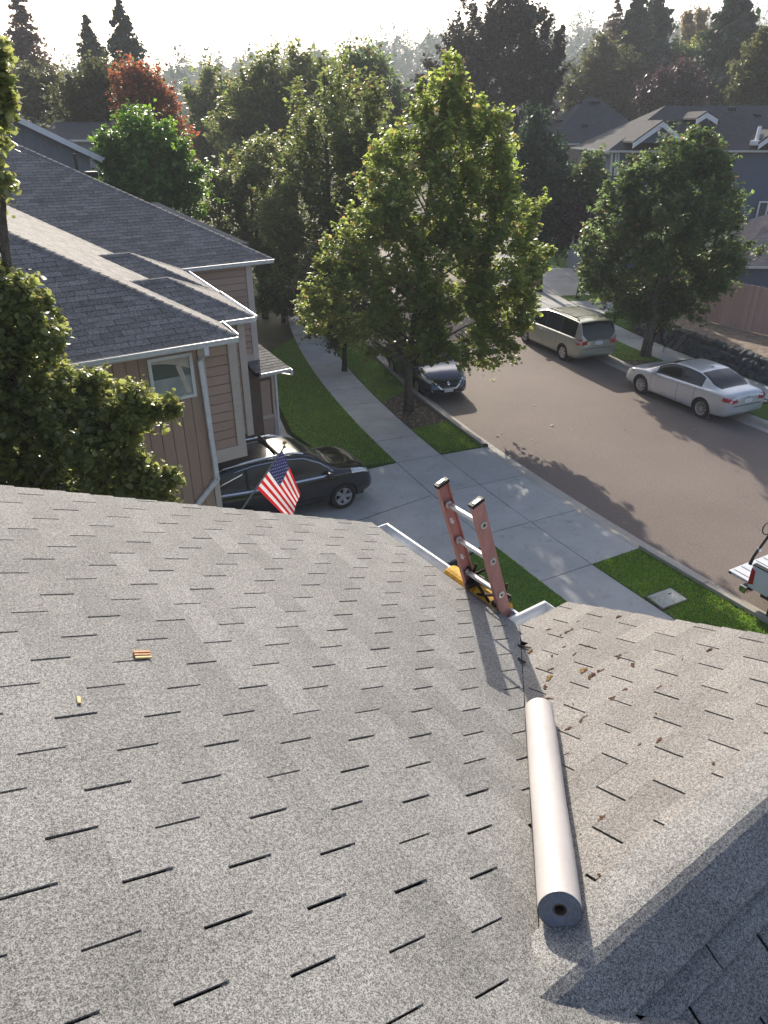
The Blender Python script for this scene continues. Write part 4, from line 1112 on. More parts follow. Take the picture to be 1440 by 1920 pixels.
        rim = MB(); lath(rim, [(rr_*1.0, wd/2-.012), (rr_*.93, wd/2-.010), (rr_*.88, wd/2-.05), (rr_*.86, -wd/2+.03)], 32)
        mk('rim', rim, M['alloy'], wb, smooth=True)
        mk('brake_disc', lath(MB(), [(0, -.02), (rr_*.86, -.02)], 24), M['blackplastic'], wb)
        for k in range(spokes):
            an = 2*math.pi*k/spokes; ca, sa = math.cos(an), math.sin(an)
            mb = MB(); w0, w1 = S.get('spw', (.035, .05)); z0, z1 = wd/2-.05, wd/2-.022
            pts = []
            for r__, ww in ((rr_*.16, w0), (rr_*.93, w1)):
                for s_ in (-1, 1): pts.append((r__*ca-s_*ww/2*sa, r__*sa+s_*ww/2*ca))
            q = [np.array([*pts[0], z0]), np.array([*pts[1], z0]), np.array([*pts[3], z1-.008]), np.array([*pts[2], z1-.008])]
            tq = [np.array([p[0], p[1], p[2]+.022]) for p in q]
            vs_ = [(Mx@np.array([*p, 1]))[:3] for p in q+tq]
            mb.add(vs_, [(3, 2, 1, 0), (4, 5, 6, 7), (0, 1, 5, 4), (1, 2, 6, 5), (2, 3, 7, 6), (3, 0, 4, 7)]); mk('spoke', mb, M['alloy'], wb)
        return wb
    for x in (axf, axr):
        for sg in (1, -1): wheel(x, sg, S.get('spokes', 10))
    # mirrors
    xm = S['mirror']; zm = zbt(xm)+.06
    for sg in (1, -1): mk('mirror', MB().box((xm, sg*(hw0*.93+.11), zm), (.13, .19, .13)), S.get('mirror_mat', paintm), t, bevel=.035, smooth=True)
    # patches on nose and tail, given as (y, z) outlines on one side or across
    def face_x(end, y, z):
        i = 0 if end < 0 else nx-1
        cand = V[:, :, 1]; best = None
        rngx = range(0, 30) if end < 0 else range(nx-30, nx)
        # outermost station whose half width at height z exceeds |y|
        xs = []
        for i in (rngx if end < 0 else reversed(rngx)):
            r_ = V[i]; zz = r_[:, 2]; k = np.argsort(zz[2:])+2
            yw = float(np.interp(z, r_[k, 2], r_[k, 1]))
            if yw >= abs(y) and zz.min() <= z <= zz.max()+.02:
                kk = int(np.argmin(abs(zz-z))); return r_[kk, 0]
        return -L/2+.1 if end < 0 else L/2-.1
    def patch(pname, end, outline, mat, sides=(1, -1), th=.02, bev=.006, n=5):
        for sg in sides:
            pts = [np.array(p, float) for p in outline]; fine = []
            for i in range(len(pts)):
                for k in range(n): fine.append(pts[i]+(pts[(i+1) % len(pts)]-pts[i])*k/n)
            c = np.mean(pts, axis=0)
            mb = MB(); o = len(fine)
            rings = [1.0, .66, .33]
            for sc_ in rings:
                for q in fine:
                    q2 = c+(q-c)*sc_; x = face_x(end, q2[0], q2[1]); mb.v.append((x+end*th, sg*q2[0], q2[1]))
            cc = len(mb.v); mb.v.append((face_x(end, *c)+end*th, sg*c[0], c[1]))
            for r_ in range(2):
                for k in range(o): mb.f.append((r_*o+k, r_*o+(k+1) % o, (r_+1)*o+(k+1) % o, (r_+1)*o+k))
            for k in range(o): mb.f.append((2*o+k, 2*o+(k+1) % o, cc))
            b0 = len(mb.v)
            for q in fine: mb.v.append((face_x(end, q[0], q[1])-end*.03, sg*q[0], q[1]))
            for k in range(o): mb.f.append(((k+1) % o, k, b0+k, b0+(k+1) % o))
            ob = mk(pname, mb, mat, t)
            bm = bmesh.new(); bm.from_mesh(ob.data); bmesh.ops.recalc_face_normals(bm, faces=bm.faces); bm.to_mesh(ob.data); bm.free()
    return t, patch, strip, flank, face_x
HP = math.pi
# --- silver sedan (seen from its left rear)
fw, rw_ = np.array(onZ(1198, 737, -.055)), np.array(onZ(1310.6, 783.5, -.055))
def place(fw, rw, axf, axr, hw, side):
    """side=+1: the wheels seen are on the car's left; returns centre and heading"""
    u = fw-rw; u[2] = 0; u = u/np.linalg.norm(u); lf = np.array([-u[1], u[0], 0])
    mid = (fw+rw)/2-u*(axf+axr)/2-lf*side*hw*.95
    return mid, math.atan2(u[1], u[0])
SED = dict(L=4.81, W=1.83, axf=1.39, axr=-1.385, rad=.335, arch=.385, gh=.52, roofw=.70, spokes=10, spw=(.03, .045),
    top=[(-2.405, .93), (-2.33, 1.045), (-2.1, 1.085), (-1.86, 1.10), (-1.3, 1.33), (-.85, 1.445), (-.35, 1.475), (.15, 1.45), (.55, 1.34), (1.05, 1.10), (1.35, 1.00), (1.9, .90), (2.25, .77), (2.38, .66), (2.405, .60)],
    belt=[(-2.405, .86), (-2.2, .96), (-1.6, .985), (-.5, .955), (.6, .92), (1.2, .88), (1.9, .78), (2.3, .66), (2.405, .56)],
    low=[(-2.405, .42), (-2.3, .30), (-1.9, .24), (-1, .20), (1, .19), (1.9, .21), (2.3, .24), (2.405, .32)],
    plan=[(-2.405, .80), (-2.36, .88), (-2.2, .945), (-1.8, .985), (-1, 1), (1, 1), (1.6, .985), (2.05, .93), (2.3, .80), (2.38, .68), (2.405, .60)],
    side=[(-1.22, -.36), (-.28, .80)], wind=(.20, 1.08), rear=(-1.84, -.98), head=(1.78, 4.6, 6.0, 2.26), doors=[-1.02, -.29, .93], handles=[-.78, .10],
    mirror=.78, cuts=[-1.84, -.98, .2, 1.08, -1.22, -.36, -.28, .80], tail=.12, nose=.3)
mid, hd = place(fw, rw_, SED['axf'], SED['axr'], SED['W']/2, 1)
M['silver'] = paint('silver_paint', (0.60, 0.61, 0.63), .35, .30)
c, patch, strip, flank, fx = car('sedan_car', 'silver sedan parked at the far kerb in front of the stone wall', 'car', mid, hd, SED, M['silver'])
patch('tail_light', -1, [(.46, .80), (.875, .75), (.885, .95), (.52, .975)], M['red_lens'])
patch('tail_light_lens', -1, [(.50, .885), (.66, .885), (.66, .925), (.52, .93)], M['clear_lens'], th=.026)
patch('licence_plate', -1, [(-.17, .74), (.17, .74), (.17, .88), (-.17, .88)], M['plate'], sides=(1,), th=.03)
patch('trunk_trim', -1, [(-.48, .915), (.48, .915), (.48, .945), (-.48, .945)], M['chrome'], sides=(1,), th=.03, n=8)
patch('bumper_crease', -1, [(-.86, .655), (.86, .655), (.86, .67), (-.86, .67)], M['blackplastic'], sides=(1,), th=.012, n=14)
strip('tail_light', [(-2.39, .865), (-2.28, .868), (-2.14, .88)], .13, M['red_lens'], .008)
mk('antenna_fin', MB().tube([(-.72, 0, 1.46), (-.86, 0, 1.50)], [.05, .01], 8), M['silver'], c)
# --- champagne minivan
VAN = dict(L=5.08, W=1.97, axf=1.56, axr=-1.47, rad=.335, arch=.39, gh=.72, roofw=.765, spokes=6, spw=(.06, .075),
    top=[(-2.54, 1.02), (-2.50, 1.25), (-2.36, 1.58), (-2.22, 1.715), (-1.6, 1.765), (-.6, 1.785), (.2, 1.76), (.75, 1.62), (1.35, 1.26), (1.6, 1.12), (2.0, 1.03), (2.35, .88), (2.5, .72), (2.54, .62)],
    belt=[(-2.54, 1.0), (-2.2, 1.06), (-1, 1.05), (.6, 1.02), (1.3, 1.0), (1.9, .92), (2.35, .76), (2.54, .58)],
    low=[(-2.54, .44), (-2.4, .30), (-2, .25), (-1, .21), (1, .2), (2, .22), (2.4, .26), (2.54, .34)],
    plan=[(-2.54, .84), (-2.49, .91), (-2.3, .965), (-1.9, .99), (-1, 1), (1.2, 1), (1.8, .97), (2.2, .88), (2.42, .76), (2.54, .60)],
    side=[(-2.12, -1.10), (-1.04, .02), (.10, 1.02)], wind=(.42, 1.55), rear=(-2.545, -2.24), head=(1.86, 4.6, 6.2, 2.4), doors=[-.98, .06, 1.20], handles=[-.05, .25],
    mirror=1.02, cuts=[-2.26, .42, 1.55, -2.12, -1.10, -1.04, .02, .10, 1.02], tail=.05, nose=.25, sillline=.56)
fw, rw_ = np.array(onZ(981.5, 641, -.055)), np.array(onZ(1054.6, 676, -.055))
mid, hd = place(fw, rw_, VAN['axf'], VAN['axr'], VAN['W']/2, 1)
M['champagne'] = paint('champagne_paint', (0.40, 0.41, 0.335), .35, .32)
c, patch, strip, flank, fx = car('minivan', 'champagne minivan with roof rails parked beyond the silver sedan', 'car', mid, hd, VAN, M['champagne'])
patch('tail_light', -1, [(.54, .88), (.945, .84), (.945, 1.10), (.80, 1.12), (.56, 1.04)], M['red_lens'])
patch('licence_plate', -1, [(-.17, .84), (.17, .84), (.17, .98), (-.17, .98)], M['plate'], sides=(1,), th=.025)
patch('tailgate_trim', -1, [(-.50, 1.01), (.50, 1.01), (.50, 1.05), (-.50, 1.05)], M['chrome'], sides=(1,), th=.018, n=8)
patch('bumper_crease', -1, [(-.9, .70), (.9, .70), (.9, .715), (-.9, .715)], M['blackplastic'], sides=(1,), th=.012, n=14)
strip('tail_light', [(-2.50, .97), (-2.42, .97), (-2.30, .985)], .20, M['red_lens'], .008)
for sg in (1, -1):
    rl = mk('roof_rail', MB().tube([(-2.0, sg*.66, 1.72), (-1.85, sg*.67, 1.80), (-1, sg*.68, 1.83), (0, sg*.67, 1.82), (.15, sg*.66, 1.75)], .022, 8), M['blackplastic'], c, smooth=True)
for x in (-1.5, -1.0, -.5, 0.0):
    mk('roof_rib', MB().box((x, 0, 1.783-.004*abs(x+.6)), (.03, .95, .012)), M['champagne'], c)
# --- dark blue compact sedan under the tree, facing us
M['navy'] = paint('navy_paint', (0.035, 0.045, 0.075), .55, .22)
COM = dict(SED); COM.update(L=4.62, W=1.76, axf=1.35, axr=-1.35, rad=.32, arch=.37)
sc_ = 4.62/4.81
for k in ('top', 'belt', 'low', 'plan'): COM[k] = [(x*sc_, z*(1.02 if k == 'top' else 1)) for x, z in SED[k]]
COM['cuts'] = [x*sc_ for x in SED['cuts']]; COM['side'] = [(a*sc_, b*sc_) for a, b in SED['side']]; COM['wind'] = tuple(x*sc_ for x in SED['wind']); COM['rear'] = tuple(x*sc_ for x in SED['rear'])
COM['head'] = (1.62, 4.7, 6.2, 2.2); COM['handle_mat'] = M['chrome']
fr = (np.array(onZ(806, 752, -.055))+np.array(onZ(864, 742, -.055)))/2
hdg = -(heading(10.5))-math.pi/2
ctr = fr-np.array([math.cos(hdg), math.sin(hdg), 0])*(COM['L']/2-.25)
c, patch, strip, flank, fx = car('compact_car', 'dark blue compact sedan under the big street tree, facing us', 'car', ctr, hdg, COM, M['navy'])
patch('grille', 1, [(-.40, .50), (.40, .50), (.52, .72), (-.52, .72)], M['blackplastic'], sides=(1,), th=.012, n=8)
for sg in (1, -1):
    patch('grille_trim', 1, [(.24, .44), (.30, .44), (.62, .74), (.54, .74)], M['chrome'], sides=(sg,), th=.03)
patch('grille_trim', 1, [(-.27, .43), (.27, .43), (.27, .475), (-.27, .475)], M['chrome'], sides=(1,), th=.03)
patch('emblem', 1, [(-.07, .62), (0, .56), (.07, .62), (0, .68)], M['chrome'], sides=(1,), th=.03)
patch('headlight', 1, [(.56, .62), (.74, .68), (.72, .78), (.60, .74)], M['clear_lens'])
patch('fog_light', 1, [(.55, .36), (.64, .36), (.64, .43), (.55, .43)], M['clear_lens'])
patch('licence_plate', 1, [(-.17, .33), (.17, .33), (.17, .45), (-.17, .45)], M['plate'], sides=(1,), th=.035)
patch('bumper_lip', 1, [(-.6, .26), (.6, .26), (.6, .285), (-.6, .285)], M['chrome'], sides=(1,), th=.02, n=8)
# --- black compact suv on the neighbour's driveway
M['black'] = paint('black_paint', (0.008, 0.010, 0.015), .2, .2)
SUV = dict(L=4.53, W=1.82, axf=1.30, axr=-1.32, rad=.345, arch=.40, gh=.62, roofw=.74, spokes=5, spw=(.07, .13),
    top=[(-2.265, 1.02), (-2.22, 1.22), (-2.05, 1.48), (-1.85, 1.60), (-1.2, 1.675), (-.3, 1.69), (.3, 1.655), (.58, 1.56), (1.08, 1.20), (1.28, 1.12), (1.8, 1.05), (2.1, .95), (2.22, .82), (2.265, .70)],
    belt=[(-2.265, 1.0), (-1.9, 1.10), (-1, 1.05), (.5, 1.01), (1.2, .99), (1.8, .93), (2.15, .80), (2.265, .66)],
    low=[(-2.265, .46), (-2.1, .34), (-1.8, .28), (-1, .25), (1, .24), (1.8, .27), (2.1, .31), (2.265, .40)],
    plan=[(-2.265, .82), (-2.2, .90), (-2.0, .955), (-1.6, .99), (-1, 1), (1, 1), (1.5, .98), (1.9, .91), (2.15, .80), (2.265, .64)],
    side=[(-1.98, -1.15), (-1.08, -.20), (-.12, .92)], wind=(.36, 1.20), rear=(-2.27, -1.92), head=(1.55, 4.7, 6.3, 2.12), doors=[-1.05, -.16, 1.02], handles=[-.72, .18],
    mirror=.90, cuts=[-1.98, -1.15, -1.08, -.2, -.12, .92, .36, 1.20, -1.92], tail=.05, nose=.2, chromeline=True, handle_mat=M['black'], sillline=.36, mould=M['blackplastic'])
fw = np.array(onZ(645, 953, 0.03)); hdg = math.atan2(-.10, 1.0)
u_ = np.array([math.cos(hdg), math.sin(hdg), 0]); lf = np.array([-u_[1], u_[0], 0])
ctr = fw-u_*SUV['axf']+lf*SUV['W']/2*.95
c, patch, strip, flank, fx = car('black_suv', 'black compact suv with silver roof rails backed up to the garage', 'car', ctr, hdg, SUV, M['black'], zbase=0.03)
for sg in (1, -1):
    mk('roof_rail', MB().tube([(-1.75, sg*.62, 1.58), (-1.6, sg*.63, 1.66), (-.8, sg*.64, 1.715), (0, sg*.63, 1.71), (.35, sg*.61, 1.62), (.42, sg*.60, 1.57)], .024, 8), M['chrome'], c, smooth=True)
for x in (-.25,):
    mk('cross_bar', MB().tube([(x, -.66, 1.74), (x, .66, 1.74)], .035, 8), M['blackplastic'], c)
strip('window_trim', [(-2.02, 1.20), (-1.7, 1.34), (-1.2, 1.475)], .02, M['chrome'], .004)
for sg in (1, -1):
    mb = MB().tube([(-2.0, sg*.80, 1.16), (-1.86, sg*.745, 1.36), (-1.5, sg*.70, 1.53), (-.9, sg*.69, 1.605), (-.2, sg*.69, 1.60), (.35, sg*.70, 1.52), (.75, sg*.745, 1.33), (1.05, sg*.83, 1.09)], .012, 6); mk('window_trim', mb, M['chrome'], c)
patch('tail_light', -1, [(.66, .92), (.86, .92), (.80, 1.30), (.72, 1.30)], M['red_lens'])
# --- white pickup with its tailgate down, right edge
tk = thing('pickup_truck', 'white pickup with tailgate lowered, parked at the right edge', 'truck', (12.55+.86, 5.28, -.055), 0)
# local: rear at +y (tailgate hinge at y=0), truck extends to -y, half width .86
M['truckwhite'] = paint('white_truck_paint', (0.66, 0.68, 0.70), .0, .30)
hw = .86; rot = -R(6.5); tk.rotation_euler = (0, 0, rot)
def tkp(nm, mb, mat, **k): return mk(nm, mb, mat, tk, **k)
zb0, zt0 = .50, 1.10
for sg in (-1, 1):
    tkp('bed_side', MB().prism([(sg*hw, 0, .60), (sg*hw, -.42, .60), (sg*hw, -.55, .80), (sg*hw, -.75, .88), (sg*hw, -1.05, .88), (sg*hw, -1.25, .80), (sg*hw, -1.38, .58), (sg*hw, -1.75, .42), (sg*hw, -1.75, zt0), (sg*hw, 0, zt0)], (-sg*.07, 0, 0)), M['truckwhite'], bevel=.02)
    tkp('bed_rail', MB().bb((sg*(hw-.09), -1.74, zt0), (sg*(hw+.01), .0, zt0+.025)), M['blackplastic'])
    tl = tkp('tail_light', MB().prism([(sg*(hw+.004), .012, .66), (sg*(hw+.004), -.10, .70), (sg*(hw+.004), -.08, 1.0), (sg*(hw+.004), .012, 1.04)], (-sg*.10, 0, 0)), M['red_lens'], bevel=.01)
    tkp('reverse_lens', MB().bb((sg*(hw-.05), .008, .66), (sg*(hw-.11), .022, .74)), M['clear_lens'])
tkp('bed_floor', MB().bb((-.79, -1.75, .60), (.79, 0, .64)), M['truckwhite'])
for k in range(7): tkp('bed_rib', MB().bb((-.70+k*.22, -1.70, .641), (-.62+k*.22, -.02, .662)), M['truckwhite'])
tkp('bed_front', MB().bb((-.79, -1.75, .64), (.79, -1.69, zt0)), M['truckwhite'])
tg = tkp('tailgate', MB().bb((-.77, .01, .60), (.77, .52, .665)), M['truckwhite'], bevel=.018)
for k in range(6): tkp('tailgate_rib', MB().bb((-.66+k*.23, .05, .665), (-.55+k*.23, .48, .682)), M['truckwhite'])
mk('tailgate_latch', MB().bb((-.778, .44, .61), (-.765, .50, .655)), M['blackplastic'], tg)
tkp('bumper', MB().bb((-.86, .00, .40), (.86, .16, .56)), M['chrome'], bevel=.03)
tkp('bumper_pad', MB().bb((-.60, .03, .561), (.60, .15, .572)), M['blackplastic'])
tkp('mud_flap', MB().bb((-.80, -.50, .18), (-.58, -.48, .55)), M['blackplastic'])
cb = MB(); pr = [(-1.80, .42), (-1.80, 1.15), (-1.86, 1.62), (-2.1, 1.70), (-2.9, 1.70), (-3.3, 1.60), (-3.8, 1.16), (-4.8, 1.05), (-5.0, .85), (-5.02, .45)]
tkp('cab', MB().prism([(-hw, y, z) for y, z in pr], (2*hw, 0, 0)), M['truckwhite'], bevel=.06)
for sg in (-1, 1): tkp('side_window', MB().prism([(sg*(hw+.004), -1.98, 1.16), (sg*(hw+.004), -2.05, 1.58), (sg*(hw+.004), -2.95, 1.58), (sg*(hw+.004), -3.45, 1.18)], (-sg*.02, 0, 0)), M['glass'])
tkp('rear_window', MB().bb((-.62, -1.835, 1.2), (.62, -1.80, 1.56)), M['glass'])
tkp('windshield', MB().prism([(-.7, -3.34, 1.58), (.7, -3.34, 1.58), (.74, -3.79, 1.19), (-.74, -3.79, 1.19)], (0, -.012, .012)), M['glass'])
tkp('frame_rail', MB().bb((-.5, -4.8, .30), (.5, -.1, .5)), M['blackplastic'])
for y in (-.90, -4.05):
    for sg in (-1, 1):
        Mx = np.eye(4); Mx[:3, 0] = [0, 1, 0]; Mx[:3, 1] = [0, 0, 1]; Mx[:3, 2] = [sg, 0, 0]; Mx[:3, 3] = [sg*(hw-.13), y, .34]
        wb = tkp('wheel', MB().lathe([(0, .06), (.05, .06), (.20, .03), (.21, .09)], Mx, 24), M['alloy'], smooth=True)
        mk('tyre', MB().lathe([(.21, -.11), (.31, -.11), (.34, -.08), (.34, .08), (.32, .11), (.22, .10), (.21, .08)], Mx, 28), M['tyre'], wb, smooth=True)
# black rack post with a coiled loop on the bed rail
rk = tkp('rack_post', MB().tube([(-hw-.03, .05, 1.10), (-hw-.02, .03, 1.28), (-hw+.09, -.08, 1.78), (-hw+.10, -.09, 1.84)], [.035, .028, .024, .024], 8), M['blackplastic'])
lp = []
for k in range(19):
    a = 2*math.pi*k/18; lp.append((-hw+.05+.14*math.cos(a)*.9, -.06+.14*math.cos(a)*-.25, 1.94+.14*math.sin(a)))
mk('loop', MB().tube(lp, .012, 6, cap=False), M['blackplastic'], rk)
mk('clamp', MB().box((-hw+.02, -.01, 1.45), (.05, .07, .07)), M['chrome'], rk)
# ================================================================ trees
def leaves(C, size, upbias=0.5, lobed=False, rg=rng):
    """folded leaf per centre; returns verts, quads"""
    n = len(C); nv = rg.normal(0, 1, (n, 3)); nv[:, 2] += upbias*1.6; nv /= np.linalg.norm(nv, axis=1)[:, None]
    t = rg.normal(0, 1, (n, 3)); t -= (t*nv).sum(1)[:, None]*nv; t /= np.linalg.norm(t, axis=1)[:, None]+1e-9
    b = np.cross(nv, t); s = (size*(0.4+1.15*rg.random(n)**1.3))[:, None]
    if not lobed:
        V = np.stack([C-t*s*.5, C+b*s*.36+nv*s*.12, C+t*s*.55, C-b*s*.36+nv*s*.12], 1).reshape(-1, 3)
        F = np.arange(4*n).reshape(-1, 4); return V, F
    V = np.stack([C-t*s*.5, C-t*s*.12+b*s*.42+nv*s*.10, C+t*s*.22+b*s*.30+nv*s*.08, C+t*s*.60, C+t*s*.22-b*s*.30+nv*s*.08, C-t*s*.12-b*s*.42+nv*s*.10, C-t*s*.30], 1).reshape(-1, 3)
    i = np.arange(n)[:, None]*7
    F = np.concatenate([i+np.array([[0, 1, 2, 3]]), i+np.array([[0, 3, 4, 5]])]); return V, F
def clump_points(lobes, nclump, per, cr, rg=rng, fill=.35, flat=.75):
    """lobes: (centre, radius(3)) -> clump centres biased to the shells"""
    wts = np.array([np.prod(l[1])**(2/3) for l in lobes]); wts /= wts.sum()
    ids = rg.choice(len(lobes), nclump, p=wts); C = []
    for i in ids:
        c, r = lobes[i]; d = rg.normal(0, 1, 3); d /= np.linalg.norm(d)
        k = rg.random()**(1/3) if rg.random() < fill else .78+.26*rg.random()
        C.append(np.array(c)+d*np.array(r)*k)
    C = np.array(C)
    rad = cr*(0.6+0.8*rg.random(nclump))
    cen = np.mean([l[0] for l in lobes], axis=0); D = C-cen*np.array([1, 1, .85]); D /= np.linalg.norm(D, axis=1)[:, None]+1e-9
    P = []
    for i in range(nclump):                     # each clump is a handful of leafy shoots
        k = 3+int(rg.random()*3); q = max(4, per//k)
        for j in range(k):
            d_ = D[i]*.8+rg.normal(0, .55, 3)+np.array([0, 0, .45]); d_ /= np.linalg.norm(d_); ln = rad[i]*(1.0+1.2*rg.random())
            u_ = rg.random(q)**.8; w_ = rad[i]*.20*(1.15-u_)+.02
            P.append(C[i]-d_*ln*.45+d_*ln*u_[:, None]+rg.normal(0, 1, (q, 3))*w_[:, None])
    return C, np.concatenate(P)
def limb(mb, a, b, r0, r1, sag=.0, n=5, k=7, wob=.06):
    a, b = np.array(a, float), np.array(b, float); L_ = np.linalg.norm(b-a); pts = []
    off = rng.normal(0, wob*L_, 3)
    for i in range(n+1):
        t = i/n; pts.append(a+(b-a)*t+off*math.sin(math.pi*t)+np.array([0, 0, sag*L_*math.sin(math.pi*t)]))
    mb.tube(pts, [r0+(r1-r0)*i/n for i in range(n+1)], k, cap=False)
    return pts[-1]
def tree(name, label, base, lobes_px, d, leafm, size, nclump, per, cr, trunk_r, fork, barkm=None, cat='tree', group=None, lobed=False, thick=.9, spread=.5, twig=80, ymul=1.0, upb=.5, fill=.35, cuttop=None):
    """lobes_px: (px, py, radius_px[, depth offset]) ; crown placed at depth d"""
    base = np.array(base, float); t = thing(name, label, cat, tuple(base), 0, group)
    lobes = []
    for l in lobes_px:
        do = l[3] if len(l) > 3 else random.uniform(-1, 1)*spread*l[2]/F_PX*d
        c = onD(l[0], l[1], d+do); sc_ = np.linalg.norm(c-CAM)*math.cos(math.atan(math.hypot(l[0]-720, l[1]-960)/F_PX)) if True else d
        r = l[2]/F_PX*((c-CAM)@FWD)
        lobes.append((c-base, np.array([r, r, r*ymul])*np.array([thick, thick, 1.0]) if thick != 1 else np.array([r, r, r*ymul])))
    Cc, P = clump_points(lobes, nclump, per, cr, fill=fill)
    ok = (P[:, 2]+base[2]) > .25; P = P[ok]
    V, F = leaves(P, size, upb, lobed); npmesh('crown', V, F, leafm, t)
    mb = MB(); zf = fork; n = 6; pts = []
    cen = np.mean([l[0] for l in lobes], axis=0); topz = max(l[0][2]+l[1][2]*.6 for l in lobes)
    w1 = rng.normal(0, .04, 2)
    for i in range(9):
        f = i/8; z = f*topz; k = max(0, (z-zf)/(topz-zf+1e-6))
        pts.append((cen[0]*k*.9+w1[0]*math.sin(f*5), cen[1]*k*.9+w1[1]*math.sin(f*4), z))
    rad = [trunk_r*(1.35 if i == 0 else 1.0)*(1-.9*i/8)+.012 for i in range(9)]
    mb.tube(pts, rad, 12, cap=True)
    ptsa = np.array(pts)
    for c, r in lobes:
        zs = max(zf, c[2]-1.1*r[2]-.4*np.hypot(c[0], c[1])); f = min(1, zs/topz); i = min(7, int(f*8)); fr_ = f*8-i; s_ = ptsa[i]*(1-fr_)+ptsa[i+1]*fr_
        limb(mb, s_, c, max(.02, trunk_r*.42*(1-f*.6)), .012, .05)
    sel = rng.choice(len(Cc), min(twig, len(Cc)), replace=False)
    lc = np.array([l[0] for l in lobes])
    for i in sel:
        j = int(np.argmin(np.linalg.norm(lc-Cc[i], axis=1))); limb(mb, lc[j], Cc[i], .018 if trunk_r > .06 else .01, .004, .03, 3, 4)
    mk('trunk', mb, barkm or M['bark'], t, smooth=True)
    return t
L_MAPLE = leaf_mat('maple_leaf', (0.092, 0.150, 0.038), (0.20, 0.25, 0.068), (0.24, 0.19, 0.08), .10, .55, .46)
L_DARK = leaf_mat('dark_maple_leaf', (0.050, 0.092, 0.036), (0.115, 0.165, 0.056), (0.15, 0.12, 0.055), .08, .5, .48)
L_NEAR = leaf_mat('oak_leaf', (0.092, 0.128, 0.046), (0.20, 0.225, 0.078), (0.15, 0.14, 0.05), .05, .5, .32)
L_BRIGHT = leaf_mat('bright_leaf', (0.055, 0.135, 0.024), (0.12, 0.22, 0.038), None, 0, .42, .45)
L_RED = leaf_mat('red_leaf', (0.21, 0.075, 0.034), (0.34, 0.14, 0.06), (0.13, 0.12, 0.04), .3, .42, .5)
L_MID = leaf_mat('mid_leaf', (0.068, 0.105, 0.034), (0.145, 0.18, 0.056), (0.19, 0.17, 0.065), .12, .5, .48)
L_OLIVE = leaf_mat('olive_leaf', (0.050, 0.062, 0.024), (0.085, 0.095, 0.036), None, 0, .42, .5)
L_PURPLE = leaf_mat('purple_leaf', (0.030, 0.016, 0.022), (0.055, 0.026, 0.030), None, 0, .3, .5)
L_BLACK = leaf_mat('copper_leaf', (0.020, 0.020, 0.014), (0.042, 0.036, 0.022), None, 0, .30, .5)
L_NEEDLE = leaf_mat('needle', (0.016, 0.034, 0.018), (0.032, 0.055, 0.028), None, 0, .22, .6)
L_CYP = leaf_mat('cypress_leaf', (0.020, 0.044, 0.024), (0.038, 0.068, 0.034), None, 0, .25, .6)
L_BARE = leaf_mat('brown_needle', (0.085, 0.060, 0.050), (0.13, 0.09, 0.07), None, 0, .25, .7)
L_POPLAR = leaf_mat('poplar_leaf', (0.16, 0.14, 0.06), (0.26, 0.21, 0.09), None, 0, .45, .6)

# --- the big street maple
T1B = onZ(766, 770, 0.03); d1 = depth(T1B)
lob1 = [(852, 140, 20), (846, 178, 32), (812, 205, 40), (872, 215, 44), (790, 255, 45), (930, 262, 40), (850, 290, 62), (745, 318, 55), (905, 330, 58), (940, 330, 34),
        (700, 395, 58), (800, 385, 75), (880, 410, 75), (960, 410, 52), (1000, 470, 34), (650, 470, 46), (730, 480, 75), (830, 500, 85), (930, 500, 70), (985, 530, 36),
        (610, 535, 44), (680, 565, 60), (600, 590, 34), (760, 575, 74), (860, 585, 74), (940, 590, 50), (985, 585, 26), (650, 612, 30), (795, 638, 46), (875, 650, 42), (938, 658, 30), (725, 632, 44), (962, 632, 22)]
tree('maple_tree', 'tall spreading green maple in the kerb strip at the centre', T1B, lob1, d1, L_MAPLE, .115, 900, 105, .42, .125, 1.5, lobed=True, twig=200, spread=.6, fill=.18, upb=1.2)
# reddish shoots on its right shoulder
# --- the rounder maple on the far kerb
T2B = onZ(1210, 668, 0.03); d2 = depth(T2B)
lob2 = [(1300, 285, 34), (1330, 310, 40), (1255, 315, 46), (1190, 330, 34), (1160, 350, 26), (1220, 370, 55), (1300, 370, 66), (1362, 360, 34), (1165, 410, 46), (1240, 440, 75), (1325, 440, 66), (1385, 420, 24),
        (1130, 470, 38), (1190, 500, 60), (1270, 510, 70), (1345, 500, 46), (1115, 520, 28), (1160, 550, 36), (1230, 560, 50), (1300, 560, 42), (1385, 480, 22), (1410, 475, 14), (1200, 585, 24)]
tree('maple_tree', 'dense dark round maple by the far sidewalk, behind the silver sedan', T2B, lob2, d2, L_DARK, .135, 700, 96, .46, .17, 2.0, lobed=True, twig=120, spread=.8, fill=.22, upb=1.2)
# --- oak between the two houses, left edge
lob3 = [(-22, 130, 34), (-8, 200, 30), (-40, 260, 46), (0, 330, 26), (-42, 400, 46), (-50, 480, 50), (12, 535, 38), (62, 590, 40), (0, 620, 60), (95, 655, 38), (40, 720, 70), (110, 745, 55), (170, 755, 46), (225, 765, 36), (272, 768, 26), (312, 770, 14),
        (60, 820, 70), (150, 830, 60), (210, 810, 40), (20, 900, 60), (110, 905, 55), (190, 905, 44), (250, 900, 40), (300, 905, 26), (-60, 620, 90), (-60, 780, 90), (-50, 900, 70), (240, 860, 26)]
T3d = 8.2
T3B = onD(30, 900, T3d+.3); T3B[2] = -.1
tree('oak_tree', 'glossy dark oak growing between the houses at the left edge', T3B, lob3, T3d, L_NEAR, .072, 620, 105, .19, .13, 2.2, lobed=True, twig=260, spread=.8, fill=.18, cuttop=None, upb=.9)
